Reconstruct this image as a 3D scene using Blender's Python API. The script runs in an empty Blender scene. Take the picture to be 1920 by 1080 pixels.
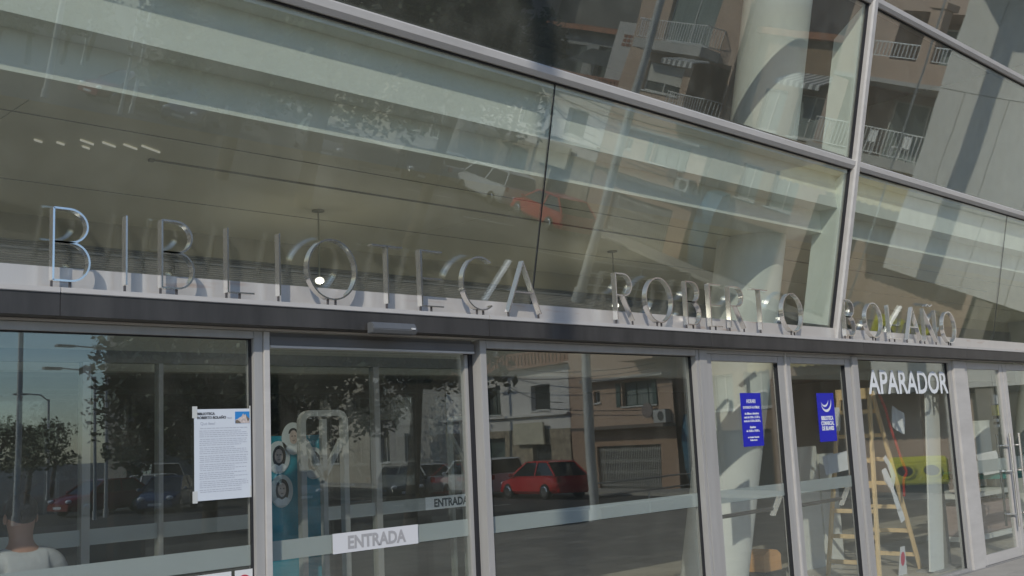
import bpy, bmesh, math, random
from math import sin, cos, tan, pi, radians
from mathutils import Vector, Matrix

# ---------------------------------------------------------------- camera, sky, sun, exposure
SC = bpy.context.scene
COL = SC.collection
cam_d = bpy.data.cameras.new("camera")
cam = bpy.data.objects.new("camera", cam_d); COL.objects.link(cam)
cam_d.sensor_width = 36.0; cam_d.lens = 37.5; cam_d.clip_start = 0.05; cam_d.clip_end = 3000
FWD = Vector((0.699, 0.702, 0.140)).normalized()
RGT = Vector((0.713, -0.700, -0.046)); RGT = (RGT - FWD * RGT.dot(FWD)).normalized()
UPV = RGT.cross(FWD).normalized()
M = Matrix((RGT, UPV, -FWD)).transposed().to_4x4(); M.translation = Vector((0, -5.052, 1.65))
cam.matrix_world = M
SC.camera = cam

SUN_EL, SUN_AZ = radians(32.5), radians(50)      # sun stands in front of the facade, to its left
sun_to = Vector((-sin(SUN_AZ) * cos(SUN_EL), -cos(SUN_AZ) * cos(SUN_EL), sin(SUN_EL)))
world = bpy.data.worlds.new("World"); SC.world = world; world.use_nodes = True
wn = world.node_tree; bg = wn.nodes["Background"]
sky = wn.nodes.new("ShaderNodeTexSky"); sky.sky_type = 'NISHITA'; sky.sun_disc = False
sky.sun_elevation = SUN_EL; sky.sun_rotation = math.atan2(sun_to.x, sun_to.y)
sky.air_density = 1.0; sky.dust_density = 0.5; sky.ozone_density = 5.0
wn.links.new(sky.outputs[0], bg.inputs[0]); bg.inputs[1].default_value = 0.15
sun_l = bpy.data.lights.new("sun", 'SUN'); sun_l.energy = 2.7; sun_l.angle = radians(0.53); sun_l.color = (1, 0.935, 0.82)
sun_o = bpy.data.objects.new("sun", sun_l); COL.objects.link(sun_o)
sun_o.rotation_euler = sun_to.to_track_quat('Z', 'Y').to_euler(); sun_o.location = (-20, -30, 40)
SC.view_settings.view_transform = 'Standard'; SC.view_settings.look = 'None'
SC.view_settings.exposure = 0.0; SC.view_settings.gamma = 1.0
SC.cycles.use_denoising = True
SC.cycles.max_bounces = 12; SC.cycles.transparent_max_bounces = 40; SC.cycles.glossy_bounces = 6; SC.cycles.diffuse_bounces = 5
SC.cycles.caustics_reflective = False; SC.cycles.caustics_refractive = False
SC.cycles.sample_clamp_indirect = 6

# ---------------------------------------------------------------- materials
MATS = {}
def mat(name, col, rough=0.6, metal=0.0, var=0.0, scale=4.0, bump=0.0, bscale=40.0, spec=0.5, emit=None, stretch=None, alpha=None):
    if name in MATS: return MATS[name]
    m = bpy.data.materials.new(name); m.use_nodes = True; MATS[name] = m
    nt = m.node_tree; b = nt.nodes["Principled BSDF"]
    b.inputs["Base Color"].default_value = (*col, 1); b.inputs["Roughness"].default_value = rough
    b.inputs["Metallic"].default_value = metal; b.inputs["Specular IOR Level"].default_value = spec
    if emit: b.inputs["Emission Color"].default_value = (*emit[0], 1); b.inputs["Emission Strength"].default_value = emit[1]
    tc = None
    if var or bump:
        tc = nt.nodes.new("ShaderNodeTexCoord"); mp = nt.nodes.new("ShaderNodeMapping")
        nt.links.new(tc.outputs["Object"], mp.inputs[0])
        if stretch: mp.inputs["Scale"].default_value = stretch
    if var:
        n = nt.nodes.new("ShaderNodeTexNoise"); n.inputs["Scale"].default_value = scale; n.inputs["Detail"].default_value = 6; n.inputs["Roughness"].default_value = 0.65
        nt.links.new(mp.outputs[0], n.inputs[0])
        r = nt.nodes.new("ShaderNodeValToRGB")
        r.color_ramp.elements[0].position = 0.28; r.color_ramp.elements[1].position = 0.72
        r.color_ramp.elements[0].color = (*[max(0, c * (1 - var)) for c in col], 1)
        r.color_ramp.elements[1].color = (*[min(1, c * (1 + var)) for c in col], 1)
        nt.links.new(n.outputs[0], r.inputs[0]); nt.links.new(r.outputs[0], b.inputs["Base Color"])
        mr = nt.nodes.new("ShaderNodeMapRange"); mr.inputs[3].default_value = max(0.02, rough - 0.08); mr.inputs[4].default_value = min(1, rough + 0.08)
        nt.links.new(n.outputs[0], mr.inputs[0]); nt.links.new(mr.outputs[0], b.inputs["Roughness"])
    if bump:
        n2 = nt.nodes.new("ShaderNodeTexNoise"); n2.inputs["Scale"].default_value = bscale; n2.inputs["Detail"].default_value = 4
        nt.links.new(mp.outputs[0], n2.inputs[0])
        bp = nt.nodes.new("ShaderNodeBump"); bp.inputs["Strength"].default_value = bump; bp.inputs["Distance"].default_value = 0.01
        nt.links.new(n2.outputs[0], bp.inputs["Height"]); nt.links.new(bp.outputs[0], b.inputs["Normal"])
    return m

def glass_mat(name, tint, f0, wav=0.0, dirt=0.0):
    """architectural pane: see-through plus a mirror coat that grows toward grazing angles (Schlick)."""
    m = bpy.data.materials.new(name); m.use_nodes = True; nt = m.node_tree; nt.nodes.clear()
    N = nt.nodes.new; L = nt.links.new
    out = N("ShaderNodeOutputMaterial"); mix = N("ShaderNodeMixShader"); tr = N("ShaderNodeBsdfTransparent"); gl = N("ShaderNodeBsdfGlossy")
    gl.inputs["Roughness"].default_value = 0.0; gl.inputs["Color"].default_value = (0.95, 1.0, 0.97, 1)
    tr.inputs[0].default_value = (*tint, 1)
    lw = N("ShaderNodeLayerWeight"); lw.inputs[0].default_value = 0.5
    p = N("ShaderNodeMath"); p.operation = 'POWER'; p.inputs[1].default_value = 5; L(lw.outputs["Facing"], p.inputs[0])
    mr = N("ShaderNodeMapRange"); mr.inputs[3].default_value = f0; mr.inputs[4].default_value = 1.0; L(p.outputs[0], mr.inputs[0])
    L(mr.outputs[0], mix.inputs[0]); L(tr.outputs[0], mix.inputs[1]); L(gl.outputs[0], mix.inputs[2])
    last = mix
    tc = N("ShaderNodeTexCoord")
    if wav:
        n = N("ShaderNodeTexNoise"); n.inputs["Scale"].default_value = 1.1; n.inputs["Detail"].default_value = 1
        bp = N("ShaderNodeBump"); bp.inputs["Strength"].default_value = 1; bp.inputs["Distance"].default_value = wav
        L(tc.outputs["Object"], n.inputs[0]); L(n.outputs[0], bp.inputs["Height"]); L(bp.outputs[0], gl.inputs["Normal"])
    if dirt:
        mp = N("ShaderNodeMapping"); mp.inputs["Scale"].default_value = (1, 1, 0.8); L(tc.outputs["Object"], mp.inputs[0])
        n = N("ShaderNodeTexNoise"); n.inputs["Scale"].default_value = 5; n.inputs["Detail"].default_value = 8; L(mp.outputs[0], n.inputs[0])
        mr2 = N("ShaderNodeMapRange"); mr2.inputs[1].default_value = 0.45; mr2.inputs[2].default_value = 0.8; mr2.inputs[3].default_value = dirt * 0.75; mr2.inputs[4].default_value = dirt * 1.5; L(n.outputs[0], mr2.inputs[0])
        df = N("ShaderNodeBsdfDiffuse"); df.inputs[0].default_value = (0.58, 0.58, 0.49, 1)
        mx = N("ShaderNodeMixShader"); L(mr2.outputs[0], mx.inputs[0]); L(mix.outputs[0], mx.inputs[1]); L(df.outputs[0], mx.inputs[2]); last = mx
    L(last.outputs[0], out.inputs[0]); MATS[name] = m
    return m

GLASS = glass_mat("door_glass", (0.96, 0.975, 0.965), 0.105, 0.0008, 0.022)
GLASSU = glass_mat("facade_glass", (0.95, 0.97, 0.945), 0.11, 0.0010, 0.06)
GLASSI = glass_mat("inner_glass", (0.95, 0.97, 0.96), 0.05)
FIN = mat("fin_glass", (0.74, 0.80, 0.76), 0.15, var=0.05)
def frosted(name, col, fac):
    m = bpy.data.materials.new(name); m.use_nodes = True; nt = m.node_tree; b = nt.nodes["Principled BSDF"]
    b.inputs["Base Color"].default_value = (*col, 1); b.inputs["Roughness"].default_value = 0.5; b.inputs["Alpha"].default_value = fac
    MATS[name] = m; return m
BAND = frosted("frosted_vinyl", (0.52, 0.56, 0.55), 0.78)
ALU = mat("anodised_aluminium", (0.41, 0.40, 0.385), 0.42, 0.2, var=0.09, scale=3, stretch=(4, 4, 0.5))
ALUP = mat("pale_aluminium", (0.50, 0.48, 0.455), 0.48, 0.05, var=0.10, scale=2.5, stretch=(0.6, 3, 3))
DARKM = mat("dark_fascia_metal", (0.058, 0.055, 0.052), 0.45, 0.2, var=0.35, scale=2.2, stretch=(3, 1, 0.5))
GASK = mat("black_gasket", (0.012, 0.012, 0.016), 0.6)
STEEL = mat("polished_steel", (0.84, 0.82, 0.79), 0.15, 0.90, var=0.03, scale=9)
WHITEP = mat("white_column_paint", (0.74, 0.76, 0.73), 0.6, var=0.03, scale=2, bump=0.02)
CEIL = mat("ceiling_paint", (0.84, 0.80, 0.62), 0.55, var=0.04, scale=0.8)
def flashing_mat():
    m = mat("brushed_flashing", (0.56, 0.53, 0.495), 0.35, 0.3, var=0.06, scale=2, stretch=(3, 1, 0.4))
    nt = m.node_tree; b = nt.nodes["Principled BSDF"]; src = b.inputs["Base Color"].links[0].from_socket
    tc = nt.nodes.new("ShaderNodeTexCoord"); mp = nt.nodes.new("ShaderNodeMapping"); mp.inputs["Scale"].default_value = (1.3, 1, 9)
    n = nt.nodes.new("ShaderNodeTexNoise"); n.inputs["Scale"].default_value = 1.6; n.inputs["Detail"].default_value = 5
    r = nt.nodes.new("ShaderNodeMapRange"); r.inputs[1].default_value = 0.60; r.inputs[2].default_value = 0.74; r.inputs[4].default_value = 0.75
    mx = nt.nodes.new("ShaderNodeMixRGB"); mx.inputs[2].default_value = (0.42, 0.26, 0.16, 1)
    nt.links.new(tc.outputs["Object"], mp.inputs[0]); nt.links.new(mp.outputs[0], n.inputs[0]); nt.links.new(n.outputs[0], r.inputs[0])
    nt.links.new(r.outputs[0], mx.inputs[0]); nt.links.new(src, mx.inputs[1]); nt.links.new(mx.outputs[0], b.inputs["Base Color"])
    return m
FLASH = flashing_mat()

# ---------------------------------------------------------------- mesh helpers
class MB:
    def __init__(s): s.v = []; s.f = []
    def add(s, vs, fs):
        o = len(s.v); s.v += [tuple(v) for v in vs]; s.f += [tuple(i + o for i in f) for f in fs]; return s
    def box(s, x0, x1, y0, y1, z0, z1):
        return s.add([(x0,y0,z0),(x1,y0,z0),(x1,y1,z0),(x0,y1,z0),(x0,y0,z1),(x1,y0,z1),(x1,y1,z1),(x0,y1,z1)],
                     [(0,3,2,1),(4,5,6,7),(0,1,5,4),(1,2,6,5),(2,3,7,6),(3,0,4,7)])
    def obox(s, c, ax, ay, az):
        c = Vector(c); ax = Vector(ax); ay = Vector(ay); az = Vector(az); vs = []
        for k in (-1, 1):
            for i, j in ((-1,-1),(1,-1),(1,1),(-1,1)): vs.append(c + ax*i + ay*j + az*k)
        return s.add(vs, [(0,3,2,1),(4,5,6,7),(0,1,5,4),(1,2,6,5),(2,3,7,6),(3,0,4,7)])
    def bar(s, a, b, w, d, up=(0, 0, 1)):
        a = Vector(a); b = Vector(b); t = (b - a); u = Vector(up)
        if abs(t.normalized().dot(u)) > 0.98: u = Vector((0, 1, 0))
        sx = t.cross(u).normalized(); sy = sx.cross(t).normalized()
        return s.obox((a + b) / 2, sx * w / 2, sy * d / 2, t / 2)
    def cyl(s, a, b, r0, r1=None, n=12, caps=True):
        a = Vector(a); b = Vector(b); r1 = r0 if r1 is None else r1; t = (b - a).normalized()
        u = Vector((0, 0, 1)) if abs(t.z) < 0.95 else Vector((1, 0, 0))
        p = t.cross(u).normalized(); q = t.cross(p).normalized(); vs = []
        for c, r in ((a, r0), (b, r1)):
            for i in range(n): vs.append(c + p * r * cos(2*pi*i/n) + q * r * sin(2*pi*i/n))
        fs = [(i, (i+1) % n, n + (i+1) % n, n + i) for i in range(n)]
        if caps: fs += [tuple(range(n))[::-1], tuple(range(n, 2*n))]
        return s.add(vs, fs)
    def tube(s, pts, r, n=8):
        for a, b in zip(pts[:-1], pts[1:]): s.cyl(a, b, r, n=n)
        return s
    def sphere(s, c, r, n=12, m=8, sc=(1, 1, 1)):
        vs = []; fs = []
        for j in range(m + 1):
            th = pi * j / m
            for i in range(n): vs.append((c[0] + r*sc[0]*sin(th)*cos(2*pi*i/n), c[1] + r*sc[1]*sin(th)*sin(2*pi*i/n), c[2] + r*sc[2]*cos(th)))
        for j in range(m):
            for i in range(n): fs.append((j*n+i, (j+1)*n+i, (j+1)*n+(i+1) % n, j*n+(i+1) % n))
        return s.add(vs, fs)
    def prism(s, poly, f, d):
        """poly: 2D points; f maps (u,v,w) to 3D; d=(w0,w1)."""
        n = len(poly); vs = [f(u, v, d[0]) for u, v in poly] + [f(u, v, d[1]) for u, v in poly]
        return s.add(vs, [tuple(range(n))[::-1], tuple(range(n, 2*n))] + [(i, (i+1) % n, n + (i+1) % n, n + i) for i in range(n)])
    def strap(s, pts, t, f, d, closed=False):
        """flat strap of thickness t following 2D pts, depth d along w."""
        n = len(pts); P = [Vector(p) for p in pts]; L = []; R = []
        for i in range(n):
            a = P[i-1] if (i > 0 or closed) else P[i]; b = P[(i+1) % n] if (i < n-1 or closed) else P[i]
            if (b - a).length < 1e-9: tg = Vector((1, 0))
            else: tg = (b - a).normalized()
            nn = Vector((-tg.y, tg.x)); k = 1.0
            if 0 < i < n-1 or closed:
                e1 = (P[i] - a).normalized(); n1 = Vector((-e1.y, e1.x)); k = 1 / max(0.45, abs(nn.dot(n1)))
            L.append(P[i] + nn * t/2 * k); R.append(P[i] - nn * t/2 * k)
        vs = []; 
        for i in range(n):
            vs += [f(L[i].x, L[i].y, d[0]), f(R[i].x, R[i].y, d[0]), f(R[i].x, R[i].y, d[1]), f(L[i].x, L[i].y, d[1])]
        fs = []
        for i in range(n if closed else n-1):
            a = 4*i; b = 4*((i+1) % n)
            for k in range(4): fs.append((a+k, a+(k+1) % 4, b+(k+1) % 4, b+k))
        if not closed: fs += [(0, 3, 2, 1), (4*n-4, 4*n-3, 4*n-2, 4*n-1)]
        return s.add(vs, fs)
    def build(s, name, m, parent=None, smooth=False, bevel=0.0):
        me = bpy.data.meshes.new(name); me.from_pydata(s.v, [], s.f)
        bm = bmesh.new(); bm.from_mesh(me)
        bmesh.ops.recalc_face_normals(bm, faces=bm.faces[:])
        if bevel: bmesh.ops.bevel(bm, geom=bm.edges[:] , offset=bevel, segments=2, affect='EDGES', clamp_overlap=True)
        bm.to_mesh(me); bm.free()
        if smooth: me.polygons.foreach_set("use_smooth", [True] * len(me.polygons))
        if m: me.materials.append(m)
        o = bpy.data.objects.new(name, me); COL.objects.link(o)
        if parent: o.parent = parent
        if smooth:
            try: me.set_sharp_from_angle(angle=radians(40))
            except Exception: pass
        return o

def empty(name, loc=(0, 0, 0), rz=0):
    o = bpy.data.objects.new(name, None); COL.objects.link(o); o.location = loc; o.rotation_euler = (0, 0, rz); return o
def tag(o, label, cat, group=None):
    o["label"] = label; o["category"] = cat
    if group: o["group"] = group
    return o
def struct(o): o["kind"] = "structure"; return o
def link_child(mesh_obj, parent, loc=None):
    c = mesh_obj.copy(); COL.objects.link(c); c.parent = parent
    if loc is not None: c.location = loc
    return c
def copy_tree(o, parent=None):
    c = o.copy(); COL.objects.link(c); c.parent = parent
    for ch in o.children: copy_tree(ch, c)
    return c
def text_obj(name, body, size, m, loc, parent=None, rot=(pi/2, 0, 0), align='CENTER', sx=1.0, ext=0.0005, bold=0.0, spacing=1.0):
    cu = bpy.data.curves.new(name, 'FONT'); cu.body = body; cu.size = size; cu.align_x = align; cu.align_y = 'BOTTOM_BASELINE'
    cu.extrude = ext; cu.offset = bold; cu.resolution_u = 3; cu.space_character = spacing; cu.space_line = 1.0
    t = bpy.data.objects.new(name + "_curve", cu); COL.objects.link(t)
    bpy.context.view_layer.update()
    me = bpy.data.meshes.new_from_object(t.evaluated_get(bpy.context.evaluated_depsgraph_get()))
    bpy.data.objects.remove(t); bpy.data.curves.remove(cu)
    me.materials.clear(); me.materials.append(m)
    o = bpy.data.objects.new(name, me); COL.objects.link(o); o.location = loc; o.rotation_euler = rot; o.scale = (sx, 1, 1)
    if parent: o.parent = parent
    return o

# ---------------------------------------------------------------- ground, plaza, street
STREET = -0.75
asph = mat("asphalt", (0.065, 0.063, 0.06), 0.9, var=0.25, scale=0.7, bump=0.3, bscale=60)
o = MB().box(-400, 400, -500, 300, STREET - 0.3, STREET).build("street", asph); struct(o)

def paving_mat():
    m = mat("plaza_paving", (0.44, 0.39, 0.325), 0.8, var=0.14, scale=1.3, bump=0.15, bscale=50)
    nt = m.node_tree; b = nt.nodes["Principled BSDF"]; src = b.inputs["Base Color"].links[0].from_socket
    tc = nt.nodes.new("ShaderNodeTexCoord"); br = nt.nodes.new("ShaderNodeTexBrick")
    br.offset = 0.5; br.inputs["Scale"].default_value = 1.0; br.inputs["Mortar Size"].default_value = 0.012
    br.inputs["Brick Width"].default_value = 0.6; br.inputs["Row Height"].default_value = 0.4
    br.inputs["Color1"].default_value = (1, 1, 1, 1); br.inputs["Color2"].default_value = (0.78, 0.78, 0.78, 1); br.inputs["Mortar"].default_value = (0.45, 0.45, 0.45, 1)
    mx = nt.nodes.new("ShaderNodeMixRGB"); mx.blend_type = 'MULTIPLY'; mx.inputs[0].default_value = 1
    nt.links.new(tc.outputs["Object"], br.inputs[0]); nt.links.new(src, mx.inputs[1]); nt.links.new(br.outputs[0], mx.inputs[2]); nt.links.new(mx.outputs[0], b.inputs["Base Color"])
    return m
PAVE = paving_mat()
# plaza: level in front of the library, then a gentle ramp down to the kerb
pl = MB()
prof = [(-0.02, STREET), (-0.02, -0.012), (-9.0, -0.012), (-12.9, -0.6), (-13.0, -0.62), (-13.0, STREET)]
pl.prism(prof, lambda u, v, w: (w, u, v), (-40, 24.3))
plaza = struct(pl.build("plaza", PAVE))
SLAB = mat("paving_slab", (0.41, 0.38, 0.335), 0.8, var=0.12, scale=2.2, bump=0.15, bscale=60)
SLAB2 = mat("paving_slab_grey", (0.37, 0.35, 0.315), 0.82, var=0.12, scale=2.2, bump=0.15, bscale=60)
slab = MB().box(-0.297, 0.297, -0.197, 0.197, -0.02, 0.0).build("paving_slab", SLAB, plaza)
slab2 = slab.data.copy(); slab2.materials.clear(); slab2.materials.append(SLAB2)
random.seed(4); first = True
for r in range(5):
    for c in range(11):
        x = 9.9 + c * 0.6 + (0.3 if r % 2 else 0); y = -0.23 - r * 0.4
        s = slab if first else link_child(slab, plaza); first = False
        s.location = (x, y, random.uniform(-0.002, 0.002)); 
        if random.random() < 0.4: s.data = slab2
kerbm = mat("kerb_stone", (0.36, 0.35, 0.33), 0.8, var=0.12)
for i in range(20):
    k = MB().box(-0.995, 0.995, -0.09, 0.09, -0.15, 0.0).build("kerb_stone", kerbm, plaza) if i == 0 else link_child(k0, plaza)
    if i == 0: k0 = k
    k.location = (-13 + i * 2.0, -13.1, -0.6)
# pavement on the far side
mat("far_paving", (0.42, 0.40, 0.36), 0.85, var=0.15)
line_m = mat("road_paint", (0.7, 0.7, 0.68), 0.7, var=0.1)
for i in range(7):
    ln = MB().box(-0.06, 0.06, -1.1, 1.1, 0, 0.004).build("bay_line", line_m, bpy.data.objects["street"]) if i == 0 else link_child(ln0, bpy.data.objects["street"])
    if i == 0: ln0 = ln
    ln.location = (26.0 + i * 0.95, -19.0 - i * 4.9, STREET); ln.rotation_euler = (0, 0, radians(101))

# ================================================================ LIBRARY
lib = empty("library_building", (6, 0, 0))
tag(lib, "modern library with outward leaning glass wall over a row of aluminium framed glass doors", "building")
def P(mb, name, m, parent=None, **k):
    """part of the library; coordinates are world, the empty stands at x=6"""
    o = mb.build(name, m, parent or lib, **k)
    if (parent or lib) is lib: o.location = (-6, 0, 0)
    return o
X0, X1 = -6.0, 22.0
TILT = radians(12.5); TD = Vector((0, -sin(TILT), cos(TILT))); TN = Vector((0, -cos(TILT), -sin(TILT)))
GB = Vector((0, 0.03, 2.55))
def T(x, s, n):       # point on the leaning wall: x along, s up the slope, n outward
    return Vector((x, 0, 0)) + GB + TD * s + TN * n

# fascia and ledge
xs_ = [X0, -2.2, 1.95, 4.66, 7.09, 9.61, 12.0, 14.46, 17.5, X1]
for a_, b_ in zip(xs_[:-1], xs_[1:]):
    P(MB().box(a_ + 0.0015, b_ - 0.0015, -0.15, 0.06, 2.305, 2.409), "fascia_beam", DARKM)
    P(MB().box(a_ + 0.001, b_ - 0.001, -0.16, 0.02, 2.4095, 2.436), "ledge", ALUP, bevel=0.003)

P(MB().box(X0, X1, -0.035, 0.0, 2.291, 2.303), "drip_strip", ALUP)
P(MB().box(X0, X1, 0.0, 0.022, 2.438, 2.556), "sill_flashing", FLASH)

# transoms and mullions
S1, S2, S3 = 1.587, 3.17, 4.72
for s in (S1, S2, S3):
    a = MB()
    prof = [(s - 0.03, -0.13), (s - 0.03, -0.03), (s - 0.045, -0.03), (s - 0.045, 0.035), (s - 0.012, 0.055), (s + 0.03, 0.055), (s + 0.045, 0.03), (s + 0.045, -0.03), (s + 0.03, -0.03), (s + 0.03, -0.13)]
    a.prism(prof, lambda u, v, w: T(w, u, v), (X0, X1)); P(a, "transom", ALUP)
    g = MB().prism([(s - 0.056, -0.01), (s - 0.056, 0.012), (s - 0.046, 0.012), (s - 0.046, -0.01)], lambda u, v, w: T(w, u, v), (X0, X1)); P(g, "gasket", GASK)
for x in (1.1, 9.40, 17.7):
    a = MB(); prof = [(x - 0.045, -0.03), (x - 0.045, 0.05), (x - 0.03, 0.066), (x + 0.03, 0.066), (x + 0.045, 0.05), (x + 0.045, -0.03)]
    a.prism(prof, lambda u, v, w: T(u, w, v), (-0.11, 6.4)); P(a, "mullion", ALUP)
    g = MB().prism([(x - 0.07, -0.01), (x - 0.07, 0.014), (x - 0.047, 0.014), (x - 0.047, -0.01)], lambda u, v, w: T(u, w, v), (0.01, 6.4)); P(g, "gasket", GASK)
def pane(x0, x1, s0, s1, name="pane"):
    a = MB(); a.prism([(x0, s0), (x1, s0), (x1, s1), (x0, s1)], lambda u, v, w: T(u, v, w), (-0.012, 0.0)); return P(a, name, GLASSU)
rows = [(0.012, S1 - 0.05), (S1 + 0.05, S2 - 0.05), (S2 + 0.05, S3 - 0.05), (S3 + 0.05, 6.4)]
pane(1.15, 5.236, *rows[0]); pane(5.25, 9.34, *rows[0]); pane(9.455, 13.243, *rows[0]); pane(13.257, 17.65, *rows[0]); pane(X0, 1.05, *rows[0]); pane(17.76, X1 - 0.05, *rows[0])
for r in rows[1:]:
    for a, b in ((X0, 1.05), (1.15, 9.34), (9.455, 17.65), (17.76, X1 - 0.05)): pane(a, b, *r)
for x in (5.243, 13.25):
    a = MB(); a.prism([(x - 0.0055, 0.012), (x + 0.0055, 0.012), (x + 0.0055, S1 - 0.05), (x - 0.0055, S1 - 0.05)], lambda u, v, w: T(u, v, w), (-0.011, -0.002)); P(a, "silicone_joint", GASK)
# glass fins behind the mullions
for x in (9.335, 1.035, 17.635):
    for s0, s1 in ((0.03, S1 - 0.07), (S1 + 0.07, S2 - 0.07), (S2 + 0.07, S3 - 0.07)):
        a = MB(); a.prism([(s0, -0.03), (s0, -0.30), (s1 - 0.30, -0.30), (s1, -0.03)], lambda u, v, w: T(w, u, v), (x - 0.012, x + 0.012)); P(a, "glass_fin", FIN)

# stepped ceiling behind the leaning glass
FRONT = mat("white_step_paint", (0.78, 0.80, 0.74), 0.6, var=0.05, scale=3, bump=0.05, bscale=15)
cs = MB()
cp = [(-0.29, 4.16), (-0.29, 4.015), (-0.16, 4.015), (-0.16, 3.698), (0.03, 3.698), (0.03, 3.486), (0.4, 3.486), (0.4, 4.16)]
cs.prism(cp, lambda u, v, w: (w, u, v), (X0, X1 - 0.1)); P(cs, "ceiling_step", FRONT)
for i in range(7):
    a = MB().box(X0 + i * 4.0, min(X0 + i * 4.0 + 3.992, X1 - 0.1), 0.4, 3.05, 3.486, 3.53); P(a, "ceiling_panel", CEIL)
P(MB().box(3.0, 16.0, 1.096, 1.104, 3.474, 3.4855).box(2.985, 3.015, 1.085, 1.115, 3.468, 3.4855), "ceiling_track", mat("track_grey", (0.30, 0.285, 0.22), 0.5))
for yy_ in (0.62, 2.05): P(MB().box(X0, X1 - 0.2, yy_, yy_ + 0.006, 3.481, 3.4858), "ceiling_joint", MATS["track_grey"])
P(MB().box(X0, X1 - 0.1, 0.4, 7.5, 3.532, 4.16), "upper_slab", CEIL)
BEIGE = mat("bulkhead_paint", (0.50, 0.47, 0.36), 0.6, var=0.05, scale=1.2)
P(MB().box(X0, X1, 3.05, 3.2, 3.29, 3.531), "bulkhead", BEIGE)
lv = MB()
for i in range(12): z = 3.085 + i * 0.0175; lv.box(X0, X1, 3.03, 3.06, z, z + 0.009)
o = P(lv, "louver_grille", mat("louver_metal", (0.22, 0.22, 0.20), 0.5, 0.3)); o["kind"] = "stuff"
P(MB().box(X0, X1, 3.07, 3.2, 3.07, 3.289), "grille_back", mat("dark_void", (0.03, 0.03, 0.03), 0.9))
P(MB().box(X0, X1, 3.04, 3.2, 2.315, 3.069), "bulkhead", mat("bulkhead_grey", (0.42, 0.41, 0.37), 0.6, var=0.05))
# rooms: floor, back wall, side walls, roof
FLOORI = mat("interior_floor_tile", (0.50, 0.46, 0.39), 0.4, var=0.2, scale=1.2)
ifl = struct(MB().box(X0, X1, 0.0, 11.0, -0.3, -0.004).build("interior_floor", FLOORI))
ftile = MB().box(-0.497, 0.497, -0.497, 0.497, -0.004, 0.0).build("floor_tile", FLOORI, ifl); first = True
for ix in range(9):
    for iy in range(4):
        t_ = ftile if first else link_child(ftile, ifl); first = False
        t_.location = (8.2 + ix, 0.53 + iy, 0.0005 * ((ix * 7 + iy * 3) % 3))
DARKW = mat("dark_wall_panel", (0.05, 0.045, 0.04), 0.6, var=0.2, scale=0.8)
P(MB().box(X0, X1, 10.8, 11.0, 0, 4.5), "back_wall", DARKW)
P(MB().box(4.86, 5.19, 4.74, 4.86, 2.53, 2.598), "wall_projector", GASK)
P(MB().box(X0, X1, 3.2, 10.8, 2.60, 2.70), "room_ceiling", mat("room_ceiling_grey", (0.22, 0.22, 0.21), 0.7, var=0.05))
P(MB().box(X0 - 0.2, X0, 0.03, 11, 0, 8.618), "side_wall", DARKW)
P(MB().box(X1, X1 + 0.2, 0.03, 11, 0, 8.618), "side_wall", WHITEP)
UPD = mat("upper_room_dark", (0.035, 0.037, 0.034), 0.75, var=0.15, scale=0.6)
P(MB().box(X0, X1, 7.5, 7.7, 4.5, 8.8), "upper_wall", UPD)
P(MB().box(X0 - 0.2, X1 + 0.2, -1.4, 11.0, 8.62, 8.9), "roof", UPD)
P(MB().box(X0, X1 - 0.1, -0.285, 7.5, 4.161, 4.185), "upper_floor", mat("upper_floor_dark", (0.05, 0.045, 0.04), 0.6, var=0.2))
# leaning round column, parallel to the glass
def colpt(z, x=8.98): return (x, 0.60 - tan(TILT) * (z - 3.48), z)
P(MB().cyl(colpt(0.0), colpt(8.6), 0.33, n=48), "column", WHITEP, smooth=True)
P(MB().cyl(colpt(0.0, 0.7), colpt(8.6, 0.7), 0.33, n=48), "column", WHITEP, smooth=True)
P(MB().cyl(colpt(0.0, 17.3), colpt(8.6, 17.3), 0.33, n=48), "column", WHITEP, smooth=True)
# white half-height screen beside the ladder
P(MB().box(11.17, 11.62, 1.60, 1.64, 0, 1.40).box(11.70, 12.1, 1.62, 1.66, 0, 1.30), "partition", WHITEP)

# ---- door-level glazing
def frame_rect(mb, x0, x1, z0, z1, wl, wr, wt, wb, y0, y1):
    mb.box(x0, x0 + wl, y0, y1, z0, z1); mb.box(x1 - wr, x1, y0, y1, z0, z1)
    mb.box(x0 + wl, x1 - wr, y0, y1, z1 - wt, z1)
    if wb: mb.box(x0 + wl, x1 - wr, y0, y1, z0, z0 + wb)
    return mb
TOPZ = 2.288
def fixed_panel(x0, x1, wl, wr, wt, yf=-0.02, yb=0.06, band=True, wb=0.08, name="fixed_window"):
    f = P(frame_rect(MB(), x0, x1, 0.0, TOPZ, wl, wr, wt, wb, yf, yb), name, ALU, bevel=0.003)
    P(MB().box(x0 + wl, x1 - wr, 0.016, 0.026, wb, TOPZ - wt), "pane", GLASS, f)
    if band: P(MB().box(x0 + wl, x1 - wr, 0.0275, 0.0285, 1.058, 1.162), "frosted_band", BAND, f)
    gk = MB(); e = 0.006
    gk.box(x0 + wl, x0 + wl + e, 0.004, 0.03, wb, TOPZ - wt); gk.box(x1 - wr - e, x1 - wr, 0.004, 0.03, wb, TOPZ - wt); gk.box(x0 + wl + e, x1 - wr - e, 0.005, 0.03, TOPZ - wt - e, TOPZ - wt)
    P(gk, "gasket", GASK, f)
    return f
fixed_panel(-6.0, 3.09, 0.05, 0.055, 0.04)
a = P(MB().box(3.092, 3.128, -0.03, 0.07, 0, TOPZ + 0.0), "door_post", ALUP, bevel=0.002)
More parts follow.
